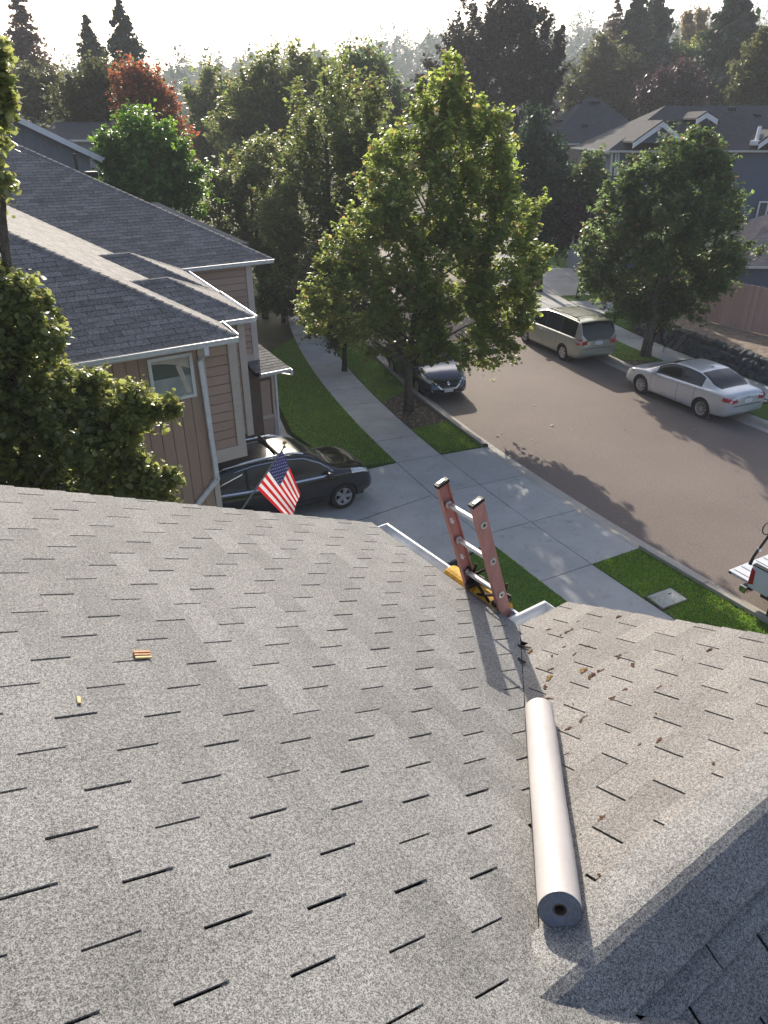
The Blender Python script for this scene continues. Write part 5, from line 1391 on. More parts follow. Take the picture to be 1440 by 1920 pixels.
# --- trees up the street and behind the tan house
def bg(name, label, lob, d, leafm, size, nc, per, cr, tr=.16, fork=2.0, base_px=None, cat='tree', group=None, **k):
    xs = np.array([l[0] for l in lob]); ys = np.array([l[1] for l in lob])
    P = onD(base_px if base_px else float(np.median(xs)), 500, d); P[2] = -.1
    return tree(name, label, P, lob, d, leafm, size, nc, per, cr, tr, fork, M['bark_dark'], cat, group, twig=40, upb=k.pop('upb', 1.1), **k)
bg('street_tree', 'dark leafy street tree just left of the big maple', [(640, 168, 42), (700, 205, 36), (585, 205, 46), (660, 240, 60), (600, 290, 66), (690, 300, 56), (560, 340, 50), (640, 360, 70), (700, 380, 50), (575, 410, 60), (650, 440, 66), (545, 450, 40), (590, 490, 56), (660, 510, 60), (555, 520, 36), (520, 400, 36), (620, 560, 50)], 33.5, L_MID, .17, 430, 100, .80, .17, 2.2, 620, spread=.9)
bg('small_street_tree', 'low brownish green tree overhanging the near sidewalk', [(600, 500, 30), (650, 540, 40), (610, 570, 40), (660, 600, 36), (590, 610, 22), (630, 625, 26), (570, 545, 18)], 27.5, L_OLIVE, .11, 220, 70, .42, .09, 1.6, 640)
bg('yellow_green_tree', 'sunlit yellow green tree beside the tan house roof', [(470, 330, 34), (500, 300, 34), (430, 360, 30), (480, 390, 44), (430, 420, 26), (520, 360, 36), (530, 430, 40), (480, 450, 34), (395, 395, 22), (410, 350, 20)], 37.0, L_MID, .18, 260, 90, .70, .13, 2.0, 490, spread=1)
bg('round_green_tree', 'bright green round tree behind the tan house ridge', [(255, 255, 36), (215, 290, 32), (290, 275, 42), (240, 320, 46), (310, 320, 46), (335, 300, 26), (280, 350, 50), (225, 350, 28), (340, 360, 30), (370, 340, 24), (350, 390, 30)], 31.0, L_BRIGHT, .16, 300, 100, .60, .12, 2.0, 290)
bg('red_tree', 'orange red autumn tree behind the bright green tree', [(265, 145, 22), (245, 168, 30), (285, 185, 32), (305, 220, 34), (320, 255, 28), (335, 285, 18), (265, 215, 40)], 46.0, L_RED, .20, 220, 100, .8, .15, 2.0, 285)
bg('green_tree', 'dull green tree behind the grey gabled house', [(190, 160, 34), (160, 185, 36), (205, 195, 34), (130, 200, 30), (175, 215, 40)], 50.0, L_OLIVE, .24, 170, 70, .9, .15, 2.0, 175)
bg('green_tree', 'small dull green tree under the leftmost conifer', [(55, 165, 26), (95, 175, 26), (75, 195, 30), (110, 200, 20), (40, 200, 26)], 58.0, L_OLIVE, .26, 150, 70, .95, .14, 2.0, 80)
bg('park_tree', 'broad green tree rising behind the yellow green tree', [(505, 150, 34), (560, 140, 34), (470, 185, 38), (530, 190, 46), (450, 225, 36), (500, 240, 50), (430, 262, 30), (550, 240, 46), (600, 160, 30), (470, 280, 46)], 56.0, L_MID, .26, 320, 90, 1.1, .2, 2.5, 510)
bg('park_tree', 'grey green tree in the haze between the red tree and the street', [(405, 170, 30), (380, 200, 30), (430, 205, 30), (395, 240, 36), (375, 285, 34), (410, 290, 36), (360, 250, 24)], 66.0, L_MID, .30, 200, 80, 1.2, .2, 2.5, 400)
bg('park_tree', 'dark tree top behind the leafy street tree', [(690, 145, 40), (650, 150, 34), (715, 185, 34), (735, 215, 26), (610, 150, 26)], 62.0, L_DARK, .28, 180, 80, 1.1, .2, 2.5, 690)
bg('copper_maple', 'huge dark copper maple towering over the street', [(955, 36, 46), (900, 50, 46), (862, 105, 40), (1035, 110, 26), (1005, 55, 38), (880, 95, 40), (950, 90, 56), (1020, 95, 36), (870, 140, 40), (930, 150, 56), (1000, 145, 50), (1030, 150, 24), (890, 200, 50), (960, 210, 60), (1015, 215, 36), (900, 260, 46), (970, 280, 50), (1030, 260, 24), (840, 130, 26), (800, 150, 30), (780, 190, 30)], 72.0, L_BLACK, .34, 620, 80, .9, .45, 6.0, 955, spread=.9, fill=.25)
bg('columnar_tree', 'dark columnar evergreen between the maples', [(1005, 232, 22), (1000, 275, 36), (1020, 310, 44), (985, 330, 34), (1045, 350, 36), (1010, 375, 50), (1050, 400, 34), (990, 420, 36), (1035, 430, 40), (960, 400, 26)], 43.0, L_CYP, .17, 420, 80, .6, .16, 1.0, 1015, upb=.1, fill=.4)
bg('dark_shrub', 'dark leafy shrub beside the tan hip roof house', [(1108, 315, 24), (1095, 345, 28), (1120, 350, 24), (1085, 385, 26), (1110, 390, 26)], 42.5, L_DARK, .22, 200, 30, .45, .1, .8, 1100, cat='shrub')
bg('purple_shrub', 'dark purple shrub at the head of the far driveway', [(1085, 405, 28), (1110, 425, 26), (1065, 430, 22), (1100, 450, 24), (1125, 455, 22), (1112, 478, 16)], 41.0, L_PURPLE, .20, 180, 30, .4, .08, .6, 1090, cat='shrub')
bg('hedge_shrub', 'dark green shrub in the shade beyond the tan house porch', [(510, 520, 34), (540, 560, 30), (500, 560, 24), (530, 505, 30), (560, 525, 26)], 36.0, L_DARK, .22, 260, 30, .45, .09, .8, 525, cat='shrub')
bg('yard_shrub', 'small light green shrub at the end of the rock wall', [(1165, 578, 14), (1150, 588, 9), (1180, 588, 9)], depth(street(15.5, RW+4.2)), L_BRIGHT, .13, 60, 26, .22, .04, .3, 1165, cat='shrub')
bg('leafy_tree', 'sunlit olive tree behind the tan hip roof', [(1135, 105, 24), (1120, 140, 34), (1160, 140, 36), (1095, 170, 30), (1140, 185, 46), (1180, 190, 30), (1075, 195, 20)], 84.0, L_OLIVE, .34, 240, 80, 1.3, .22, 3, 1140)
bg('purple_tree', 'dark purple leaved tree above the blue house roof', [(1255, 165, 34), (1225, 185, 26), (1285, 175, 30), (1245, 200, 30)], 72.0, L_PURPLE, .28, 150, 80, 1.1, .18, 2, 1250)
bg('pale_tree', 'pale green tree between the conifers on the right', [(1300, 120, 30), (1275, 135, 26), (1325, 140, 30), (1300, 165, 36), (1330, 180, 24), (1270, 105, 16)], 92.0, L_MID, .36, 200, 80, 1.4, .2, 3, 1300)
bg('corner_tree', 'leafy tree at the top right corner', [(1425, 110, 34), (1410, 150, 34), (1440, 160, 40), (1395, 180, 24), (1440, 90, 26), (1428, 190, 30)], 66.0, L_OLIVE, .28, 220, 80, 1.05, .2, 2.5, 1425)
for i, (px, py, r_) in enumerate(((1313, 60, 12), (1290, 62, 11))):
    bg('poplar_tree', ('right' if i == 0 else 'left')+' one of the two slim pale poplars against the sky', [(px, py-25+k*26, r_-abs(k-1.5)*2) for k in range(5)], 112.0, L_POPLAR, .32, 110, 60, .9, .16, 3, px)
def conifer(name, label, px_top, py_top, py_base, px_half, d, mat, nlev=26, per=14, droop=.35, seedk=0, group=None, sparse=1.0):
    top = onD(px_top, py_top, d); base = np.array([top[0], top[1], -.1]); low = onD(px_top, py_base, d)[2]
    t = thing(name, label, 'tree', tuple(base), 0, group); Ht = top[2]-base[2]; half = px_half/F_PX*np.linalg.norm(top-CAM)
    V, C, S_ = [], [], []; mb = MB(); mb.tube([(0, 0, 0), (0, 0, Ht*.5), (0, 0, Ht)], [.012*Ht+.06, .007*Ht+.04, .015], 8)
    z0 = max(low-base[2], .08*Ht)
    pts = []; tang = []
    for k in range(nlev):
        f = (k+rng.random()*.6)/nlev; z = z0+(Ht-z0)*f; rr_ = half*(1-f)**.85*(.75+.5*rng.random())+.05*half
        nb_ = max(3, int(7*(1-f)+3))
        for b_ in range(nb_):
            an = rng.random()*6.283; ln = rr_*(.65+.5*rng.random()); up = .12-.02*f
            tip = np.array([math.cos(an)*ln, math.sin(an)*ln, z-droop*ln*(.6+.5*rng.random())])
            a = np.array([0, 0, z])
            if k % 2 == 0: mb.tube([a, a*.5+tip*.5+np.array([0, 0, .06*ln]), tip], [.03*(1-f)+.012, .018, .004], 4, cap=False)
            m_ = int(3.2*per*sparse*(.5+ln/half))+4
            u_ = rng.random(m_)**.7
            p = a+(tip-a)*u_[:, None]+np.array([0, 0, .2*droop*ln])*np.sin(u_*3.14)[:, None]
            p += rng.normal(0, .09*ln+.04, (m_, 3))*np.array([1, 1, .5]); pts.append(p)
    P = np.concatenate(pts); s0 = max(.13, half*.115)
    Vv, Ff = leaves(P, s0, .25); npmesh('crown', Vv, Ff, mat, t)
    mk('trunk', mb, M['bark_dark'], t, smooth=True); return t
for a in (('tall_conifer', 'leftmost bare-tipped conifer against the pale sky', 26, -25, 150, 42, 72, L_BARE, 30, 9, .30, 0, None, .8), ('tall_conifer', 'left one of the paired tall firs above the red tree', 160, 26, 185, 40, 76, L_NEEDLE, 34, 14, .32),
          ('tall_conifer', 'right one of the paired tall firs above the red tree', 222, 0, 190, 46, 74, L_NEEDLE, 36, 14, .32),
          ('tall_conifer', 'thin brownish fir left of the dark fir pair', 1160, -6, 150, 34, 92, L_BARE, 30, 8, .25, 0, None, .7), ('tall_conifer', 'left dark fir of the close pair on the right', 1202, -24, 215, 62, 90, L_NEEDLE, 40, 20, .22),
          ('tall_conifer', 'right dark fir of the close pair on the right', 1236, -18, 215, 64, 94, L_NEEDLE, 40, 20, .12), ('tall_conifer', 'broad dark fir near the top right corner', 1390, -32, 215, 78, 80, L_NEEDLE, 42, 22, .28)):
    conifer(*a)
# ================================================================ wooded hills far behind
hv, hf = [], []
hm = MB()
nx_, ny_ = 40, 6
def ridge_h(az, r_):  return 0
FOREST_V, FOREST_F = [], []
def far_tree(p, h, w_, kind):
    o = len(FOREST_V)
    if kind == 0:
        m_ = 64; u_ = rng.random(m_)**.75; a_ = rng.random(m_)*6.283; rr_ = w_*1.25*(1-u_)**.8*(.35+.75*rng.random(m_))+.15
        for k in range(m_):
            c = np.array([p[0]+rr_[k]*math.cos(a_[k]), p[1]+rr_[k]*math.sin(a_[k]), p[2]+h*(.06+.94*u_[k])-.18*rr_[k]]); b0 = len(FOREST_V); s_ = h*.045*(1.25-.7*u_[k])
            for q in range(3):
                e = rng.normal(0, 1, 3); e[2] *= .8; FOREST_V.append(tuple(c+e/np.linalg.norm(e)*s_))
            FOREST_F.append((b0, b0+1, b0+2))
        return
        n = 7; lv = 8
        for l in range(lv):
            f = l/lv; z0 = h*(.10+.9*f); r0 = w_*(1-f*.9)*(.8+.4*rng.random()); zt = h*(.10+.9*min(1, (l+1.5)/lv))
            b0 = len(FOREST_V)
            for k in range(n):
                a = 2*math.pi*k/n+l; rr_ = r0*(.6+.7*rng.random()); FOREST_V.append((p[0]+rr_*math.cos(a), p[1]+rr_*math.sin(a), p[2]+z0-.05*h*rng.random()))
            FOREST_V.append((p[0], p[1], p[2]+zt))
            for k in range(n): FOREST_F.append((b0+k, b0+(k+1) % n, b0+n))
    else:
        m_ = 46
        for k in range(m_):
            dv = rng.normal(0, 1, 3); dv /= np.linalg.norm(dv); c = np.array([p[0], p[1], p[2]+h*.58])+dv*np.array([w_, w_, h*.42])*(.6+.45*rng.random()); s_ = w_*.42
            b0 = len(FOREST_V)
            for q in range(3):
                e = rng.normal(0, 1, 3); FOREST_V.append(tuple(c+e/np.linalg.norm(e)*s_))
            FOREST_F.append((b0, b0+1, b0+2))
def az_pt(px, r_):  v = ray(px, 240); v = np.array([v[0], v[1], 0]); v /= np.linalg.norm(v); return v*r_
hillpts = []
HR = [(230, 0), (300, 8), (380, 18), (470, 26), (560, 30), (640, 30)]
def hill_z(px, r_):
    z = np.interp(r_, [a for a, b in HR], [b for a, b in HR])
    prof = np.interp(px, [-300, 250, 330, 450, 600, 760, 860, 1000, 1440, 1900], [.55, .70, .74, .95, 1.15, 1.35, 1.45, 1.5, 1.5, 1.4])
    return z*prof-.1
hm = MB(); pxs = np.linspace(-900, 2400, 60); rs_ = [230, 300, 380, 470, 560, 640]
for px in pxs:
    for r_ in rs_: q = az_pt(px, r_); hm.v.append((q[0], q[1], hill_z(px, r_)))
for i in range(len(pxs)-1):
    for j in range(len(rs_)-1): a = i*len(rs_)+j; hm.f.append((a, a+1, a+len(rs_)+1, a+len(rs_)))
struct('hills', hm, M['ground'])
for i in range(2600):
    px = rng.uniform(-350, 1750); r_ = 640-430*rng.random()**1.6; q = az_pt(px, r_)
    h = rng.uniform(15, 29); kd = 0 if rng.random() < .72 else 1
    far_tree((q[0], q[1], hill_z(px, r_)-.5), h*(1 if kd == 0 else .72), h*(.17 if kd == 0 else .26), kd)
for i in range(60):                             # hazy hardwoods on the right
    px = rng.uniform(1040, 1120); r_ = rng.uniform(150, 190); q = az_pt(px, r_); far_tree((q[0], q[1], 0), rng.uniform(15, 21), rng.uniform(3, 4.5), 1)
for i in range(150):
    px = rng.uniform(-400, 1900); r_ = rng.uniform(125, 200); q = az_pt(px, r_)
    if 280 < px < 420: continue
    far_tree((q[0], q[1], -.2), rng.uniform(8, 13), rng.uniform(2.5, 4), 1)
me = bpy.data.meshes.new('forest'); me.from_pydata(FOREST_V, [], FOREST_F); me.update()
fo = link('forest', me, L_NEEDLE); tag(fo, 'hazy wooded ridge along the horizon', 'forest', kind='stuff')
# ================================================================ things on our roof
def roofA(x, y, h=0.0): return np.array([x, y, zA(x)])+np.array([TS*CS, 0, CS])*h
def roofB(x, y, h=0.0): return np.array([x, y, zB(y)])+np.array([0, TS*CS, CS])*h
def pixA(px, py): r = ray(px, py); n = np.array([TS, 0, 1]); return CAM+r*(-ZA/(r@n))
def pixB(px, py): r = ray(px, py); n = np.array([0, TS, 1]); return CAM+r*(-ZB/(r@n))
# --- ladder: rails, rungs, end caps, yellow pad
M['frp'] = piece_mat('red_fibreglass', (0.50, 0.235, 0.195), .12, .5, (14, 14, 4), .4, .15, (0.50, 0.26, 0.23))
M['rung'] = plain('aluminium_rung', (0.62, 0.62, 0.62), .38, .85, var=.1, scale=20)
M['yellow'] = plain('yellow_foam', (0.55, 0.30, 0.012), .7, var=.22, scale=18, bump=.3, bscale=80)
M['strap'] = plain('dark_strap', (0.020, 0.010, 0.010), .8, var=.3, scale=40)
SQ = 1.6/1.5
zl = ZG+.02
Lb = onZ(884, 1100, zl); Rb = onZ(944, 1143, zl); yl, yr = Lb[1], Rb[1]
Lt = onY(824, 905, yl); Rt = onY(899, 949, yr)
ym = (yl+yr)/2; dirv = ((Lt-Lb)/np.linalg.norm(Lt-Lb)+(Rt-Rb)/np.linalg.norm(Rt-Rb)); dirv[1] = 0; dirv /= np.linalg.norm(dirv)
ctr_top = (Lt+Rt)/2; wlad = yl-yr
foot = ctr_top-dirv*(ctr_top[2]-.05)/dirv[2]
ld = thing('extension_ladder', 'red fibreglass extension ladder leaning on the white gutter', 'ladder', tuple(foot))
LL = np.array(foot); ll = np.linalg.norm(ctr_top-foot)
fx_ = np.array([dirv[2], 0, -dirv[0]])          # across the rail, away from the house
print('ladder width', wlad, 'lean', math.degrees(math.atan2(dirv[2], -dirv[0])), 'foot', foot, 'top', ctr_top)
for sg in (1, -1):
    c = np.array([0, sg*wlad/2, 0]); a = c; b = c+dirv*ll
    w_, fl_w, th = .085, .030, .006
    pr = [(-w_/2, 0), (w_/2, 0), (w_/2, -fl_w), (w_/2-th, -fl_w), (w_/2-th, -th), (-w_/2+th, -th), (-w_/2+th, -fl_w), (-w_/2, -fl_w)]
    poly = [a+fx_*p[0]+np.array([0, sg*p[1]*1.0, 0]) for p in pr]
    poly = [a+fx_*p[0]+np.array([0, sg*(p[1]+.012), 0]) for p in pr]
    rl = mk('rail', MB().prism(poly, dirv*ll), M['frp'], ld)
    mk('end_cap', MB().prism([b+fx_*(-w_/2-.004)+np.array([0, sg*.017, 0]), b+fx_*(w_/2+.004)+np.array([0, sg*.017, 0]), b+fx_*(w_/2+.004)-np.array([0, sg*.025, 0]), b+fx_*(-w_/2-.004)-np.array([0, sg*.025, 0])], dirv*.022), M['blackplastic'], rl, bevel=.004)
    mk('cap_plate', MB().prism([b+dirv*.0222+fx_*(-w_*.3)+np.array([0, sg*.012, 0]), b+dirv*.0222+fx_*(w_*.3)+np.array([0, sg*.012, 0]), b+dirv*.0222+fx_*(w_*.3)-np.array([0, sg*.01, 0]), b+dirv*.0222+fx_*(-w_*.3)-np.array([0, sg*.01, 0])], dirv*.003), M['rung'], rl)
    for k in range(22):
        s_ = ll-.155-k*.302
        if s_ < .2: break
        q = c+dirv*s_; yv = np.array([0, sg, 0.])
        Mx = np.eye(4); Mx[:3, 0] = fx_; Mx[:3, 1] = dirv; Mx[:3, 2] = yv; Mx[:3, 3] = q+yv*.013
        mk('rung_flange', MB().lathe([(.010, .0), (.026, .0), (.024, .006), (.012, .007)], Mx, 16, True), M['rung'], rl)
        Mx2 = Mx.copy(); Mx2[:3, 3] = q-yv*.012; Mx2[:3, 2] = -yv
        mk('rung_flange', MB().lathe([(.012, .0), (.027, .0), (.024, .008), (.014, .010)], Mx2, 16, True), M['rung'], rl)
        mk('rung_hole', MB().lathe([(0, .0015), (.012, .0015)], Mx, 14), M['blackplastic'], rl)
for k in range(22):
    s_ = ll-.155-k*.302
    if s_ < .2: break
    q = dirv*s_; a = q+np.array([0, wlad/2-.002, 0]); b = q-np.array([0, wlad/2-.002, 0])
    rr = .0155; pr = [(-rr, -rr*.5), (-rr*.5, -rr), (rr*.5, -rr), (rr, -rr*.5), (rr, rr*.5), (rr*.5, rr), (-rr*.5, rr), (-rr, rr*.5)]
    mk('rung', MB().prism([a+fx_*p[0]+dirv*p[1] for p in pr], b-a), M['rung'], ld)
# torn pale stickers on the left rail
for s_, w_, h_ in ((ll-.30, .022, .055), (ll-.62, .018, .05)):
    q = np.array([0, wlad/2-.0075+.012, 0])+dirv*s_
    q = np.array([0, wlad/2+.012-.0068, 0])+dirv*s_
    mk('sticker', MB().prism([q+fx_*-.01+dirv*.03, q+fx_*.012+dirv*.012, q+fx_*.006-dirv*.004, q+fx_*.02-dirv*.012, q+fx_*.004-dirv*.032, q-fx_*.012-dirv*.012], (0, -.0015, 0)), M['plate'], ld)
# yellow gutter pad
p0, p1 = onZ(842, 1080, ZG+.01), onZ(938, 1146, ZG+.01)
xg = XE+.065
pd = thing('gutter_pad', 'yellow foam pad strapped over the gutter under the ladder', 'pad', (xg, ym, ZG+.0))
y0, y1 = p1[1]-ym-.01, p0[1]-ym+.04
prof = []
for k in range(9):
    a = math.pi*k/8; prof.append((-.066*math.cos(a), .012+.045*math.sin(a)))
outer = [(-.067, -.04)]+[(p[0]+0, p[1]) for p in prof]+[(.067, -.04)]; inner = [(.055, -.04), (.05, .006), (-.05, .006), (-.055, -.04)]
for a, b in ((y0, y0+(y1-y0)*.46), (y0+(y1-y0)*.47, y1)):
    mb = MB(); ring = outer+inner; m_ = len(ring)
    for y in (a, b):
        for p in ring: mb.v.append((p[0], y, p[1]))
    for k in range(m_): mb.f.append((k, (k+1) % m_, m_+(k+1) % m_, m_+k))
    mb.f += [tuple(range(m_-1, -1, -1)), tuple(range(m_, 2*m_))]
    mk('foam_block', mb, M['yellow'], pd, bevel=.006)
for yy, h in ((yl-ym-.03, .06), (yr-ym+.03, .06)):
    mk('bracket', MB().box((-.01, yy, .072), (.15, .045, .035)), M['blackplastic'], pd, bevel=.006)
    mk('bracket_arm', MB().tube([(-.08, yy, .05), (-.02, yy, .14), (.045, yy, .05)], .012, 6), M['strap'], pd)
for a, b in (((-.06, yl-ym, .20), (-.05, yr-ym+.1, .03)), ((-.05, yl-ym-.1, .03), (-.06, yr-ym, .16)), ((.03, yl-ym, .10), (.03, yr-ym, .10)), ((-.05, yl-ym, .02), (-.01, yl-ym-.03, .22)), ((-.05, yr-ym, .02), (-.01, yr-ym, .22)), ((-.03, yl-ym+.03, .10), (.05, yl-ym-.05, .16))):
    mk('strap', MB().tube([a, (np.array(a)+np.array(b))/2+np.array([0, 0, -.01]), b], .010, 6), M['strap'], pd)
# --- roll of white underlayment lying in the valley
a0 = pixA(1046, 1702); a1 = pixA(997, 1330)
M['wrap'] = plain('white_wrap', (0.45, 0.425, 0.415), .46, var=.04, scale=8, bump=.15, bscale=40)
t_ = NT('grey_roll_end'); p_ = t_.pos(); 
M['rollend'] = plain('grey_roll_end', (0.27, 0.28, 0.31), .8, var=.15, scale=60)
va = np.array([1, 1, -TS]); va = va/np.linalg.norm(va)
mid = (a0+a1)/2; rad = .063
vx = lambda s_: np.array([XJ, YR, ZRID])+va*s_/1.0
s0 = (a0-np.array([XJ, YR, ZRID]))@va; s1 = (a1-np.array([XJ, YR, ZRID]))@va
nrm = np.array([TS, TS, 1.0]); nrm -= (nrm@va)*va; nrm /= np.linalg.norm(nrm)
hh = rad*1.16
sidev = np.cross(va, nrm); sidev = sidev if sidev@RT > 0 else -sidev
c0 = vx(s0-.145)+nrm*(hh+.018)+sidev*.055; c1 = c0+va*1.22
sidev = np.cross(nrm, va)
rt = thing('underlayment_roll', 'white wrapped roll of roofing underlayment lying in the roof valley', 'roll', tuple(c0))
Mx = np.eye(4); Mx[:3, 0] = sidev; Mx[:3, 1] = nrm; Mx[:3, 2] = va
LR = np.linalg.norm(c1-c0)
mb = MB(); n = 56
def sp(k, z, gr=0.0): a = 2*math.pi*k/n; return rad*(1.0-.018*k/n)+gr
ring0, ring1 = [], []
for z in np.linspace(0, LR, 18):
    for k in range(n+3):
        a = 2*math.pi*k/n-.55; r_ = rad*(1.0-.05*(n-k)/n*(.25 if k < n else 0))+.0012*math.sin(z*9+k*.4)*(.6)+(.003 if k >= n else 0)
        q = Mx@np.array([r_*math.cos(a), r_*math.sin(a), z, 1]); mb.v.append(tuple(q[:3]))
for i in range(17):
    for k in range(n+2): mb.f.append((i*(n+3)+k, i*(n+3)+k+1, (i+1)*(n+3)+k+1, (i+1)*(n+3)+k))
mk('wrap', mb, M['wrap'], rt, smooth=True)
for z, sg in ((0.004, -1), (LR-.004, 1)):
    mb = MB(); pr = []
    for k in range(13):
        r_ = rad*.985-k*(rad*.985-.020)/12; pr.append((r_, z+sg*(.004 if k % 2 else .0)))
    mb.lathe(pr, Mx, 48); mk('roll_end', mb, M['rollend'], rt)
    mk('core_tube', MB().lathe([(.020, z+sg*.002), (.0165, z+sg*.002), (.0165, z-sg*.20), (0, z-sg*.20)], Mx, 24), M['trim'] if False else M['wall_dark'], rt)
# --- wood chips, moss, leaves on the roof
M['chip'] = piece_mat('split_wood', (0.42, 0.20, 0.10), .1, .7, (80, 20, 80), .4, .4, (0.62, 0.40, 0.20))
M['chip2'] = piece_mat('pale_wood', (0.60, 0.44, 0.20), .1, .7, (80, 20, 80), .35, .4)
def chip(label, px, py, ln, wd, th, ang, mats):
    c = pixA(px, py)+np.array([TS*CS, 0, CS])*.013
    t = thing('wood_chip', label, 'wood chip', tuple(c)); u = np.array([CS, 0, -TS*CS]); v = np.array([0, 1., 0]); nn = np.array([TS*CS, 0, CS])
    ca, sa = math.cos(ang), math.sin(ang); e1, e2 = u*ca+v*sa, -u*sa+v*ca
    for k, mt in enumerate(mats):
        o = (k-(len(mats)-1)/2)*wd
        out = [(-ln/2, o-wd/2), (ln/2*.9, o-wd/2*.9), (ln/2, o), (ln/2*.85, o+wd/2), (-ln/2*.96, o+wd/2)]
        mk('splinter', MB().prism([e1*a+e2*b+nn*(0+.001*k) for a, b in out], nn*(th+.002*k)), mt, t, bevel=.0015)
chip('reddish split wood chip lying on the left roof slope', 265, 1236, .066, .014, .008, R(-2), [M['chip2'], M['chip'], M['chip']])
chip('small pale yellow wood chip below the reddish chip', 146, 1320, .040, .012, .006, R(80), [M['chip2']])
for (px, py, s_) in ((525, 1256, .5), (557, 1337, .4)):
    pass
M['moss'] = piece_mat('dry_moss', (0.085, 0.040, 0.022), .35, .95, (120, 120, 120), .5, .6, (0.13, 0.07, 0.035))
M['moss2'] = piece_mat('tan_leaf', (0.24, 0.15, 0.06), .25, .9, (120, 120, 120), .4, .5)
def tuft(c, n_up, ln, wd, ang, mat, label, name='moss_clump', grp='moss clumps on the right roof slope', cat='moss'):
    mb = MB(); ux = np.array([1., 0, 0]); vy = np.cross(n_up, ux); vy /= np.linalg.norm(vy)
    ca, sa = math.cos(ang), math.sin(ang); e1, e2 = ux*ca+vy*sa, -ux*sa+vy*ca
    for k in range(7):
        o = e1*ln*(k/6-.5)+e2*random.gauss(0, wd*.2)
        v, f = rock((0, 0, 0), wd*.5*random.uniform(.5, 1.15)*(1-.6*abs(k/6-.5)), (1.25, 1, .55), 1, random.random()*6)
        mb.add([np.array(p)+o+n_up*wd*.15 for p in v], f)
    ob = mk(name, mb, mat); ob.location = tuple(c); tag(ob, label, cat, grp); return ob
nB = np.array([0, TS*CS, CS]); random.seed(3)
spots = [(1160, 1160, 1), (1085, 1168, .7), (1073, 1183, .8), (1030, 1183, .8), (1064, 1188, 1), (1052, 1194, .6), (1160, 1236, 1.3), (1171, 1229, .8), (1078, 1230, .8), (1058, 1216, .6), (1102, 1215, .7), (1034, 1258, .9), (1036, 1233, .7), (1189, 1251, 1.3), (1127, 1261, 1.1), (1109, 1272, 1.6), (1023, 1292, 1.2), (1028, 1315, 1.1), (1150, 1313, 1.1), (1173, 1297, .9), (1098, 1348, .8), (1090, 1356, .9), (1067, 1371, 1), (1076, 1325, .6), (1237, 1393, 1.1), (1232, 1344, .8), (1236, 1293, .9), (1131, 1540, 1), (1090, 1573, .6), (1126, 1655, 1.1), (1112, 1432, .6), (1200, 1400, .5), (1064, 1418, .6), (1338, 1436, .6), (1330, 1222, .9), (1280, 1240, .6), (1200, 1240, .5), (1160, 1455, .5)]
for i, (px, py, k) in enumerate(spots):
    c = pixB(px, py)+nB*.009; tuft(c, nB, .036*k, .0135*k, random.uniform(-.5, .9), M['moss'], 'small rusty brown moss clump on the right roof slope')
for i, (px, py, k, lb) in enumerate(((1031, 1277, 1.0, 'curled tan leaf beside the roof valley'), (1095, 1262, .95, 'tan dried leaf stuck to the mossy shingle edge'), (995, 1225, .8, 'yellow leaf scrap at the edge of the ladder shadow'))):
    c = pixB(px, py)+nB*.012; tuft(c, nB, .05*k, .022*k, .3, M['moss2'], lb, 'dry_leaf', None, 'leaf')
# twigs and lifted scraps in the valley
for (px, py, dx, dy, lb) in ((982, 1218, 30, 8, 'upper dark shingle scrap in the ladder shadow'), (976, 1243, 22, 14, 'lower dark shingle scrap in the ladder shadow'), (1045, 1722, 36, -16, 'dark leaf scrap under the near end of the roll')):
    a, b = pixB(px-dx/2, py-dy/2)+nB*.016, pixB(px+dx/2, py+dy/2)+nB*.022
    w_ = np.cross(b-a, nB); w_ = w_/np.linalg.norm(w_)*.010
    ob = mk('shingle_scrap', MB().prism([a-w_-a, b-w_*.5-a, b+w_-a, a+w_*.8-a], nB*.004), M['tar']); ob.location = tuple(a); tag(ob, lb, 'scrap')
# ================================================================ flag
fin = onY(533, 838, 8.0); hb = onY(483, 912, 8.0); pdv = (hb-fin)/np.linalg.norm(hb-fin)
fg = thing('flag', 'small stars and stripes flag hanging from a slanting pole', 'flag', (float(fin[0]+pdv[0]*1.6), 8.0, 0))
LF = np.array(fg.location); foot = fin+pdv*1.7
M['pole'] = plain('grey_pole', (0.22, 0.22, 0.23), .4, .6)
M['gold'] = plain('gold_finial', (0.55, 0.36, 0.12), .3, .9)
mk('pole', MB().tube([fin-LF, foot-LF], .011, 8), M['pole'], fg)
mk('mounting_post', MB().box((foot-LF)*np.array([1, 1, 0])+np.array([0, 0, foot[2]/2+.05]), (.09, .09, foot[2]+.1)), M['wall_dark'], fg)
e = fin-LF
mb = MB().lathe([(.0, -.02), (.018, -.015), (.024, .0), (.018, .015), (.008, .022)], np.array([[1, 0, 0, e[0]], [0, 1, 0, e[1]], [0, 0, 1, e[2]], [0, 0, 0, 1.]]), 12)
mb.add([e+[0, 0, .02], e+[-.035, 0, .06], e+[-.01, 0, .075], e+[.0, .008, .085], e+[.03, 0, .07], e+[.045, 0, .045]], [(0, 1, 2), (0, 2, 3), (0, 3, 4), (0, 4, 5)])
mk('finial', mb, M['gold'], fg)
def cloth(name, col):
    t = NT(name); p = t.pos(); n = t.noise(p, 20, 3); c = t.mix(n, mul(col, .88), mul(col, 1.1)); bs = t.bsdf(c, .7, 0, .3)
    tr = t.n('ShaderNodeBsdfTranslucent'); t.l(c, tr.inputs[0]); mx = t.n('ShaderNodeMixShader'); mx.inputs[0].default_value = .38; t.l(bs, mx.inputs[1]); t.l(tr.outputs[0], mx.inputs[2]); return t.done(mx.outputs[0])
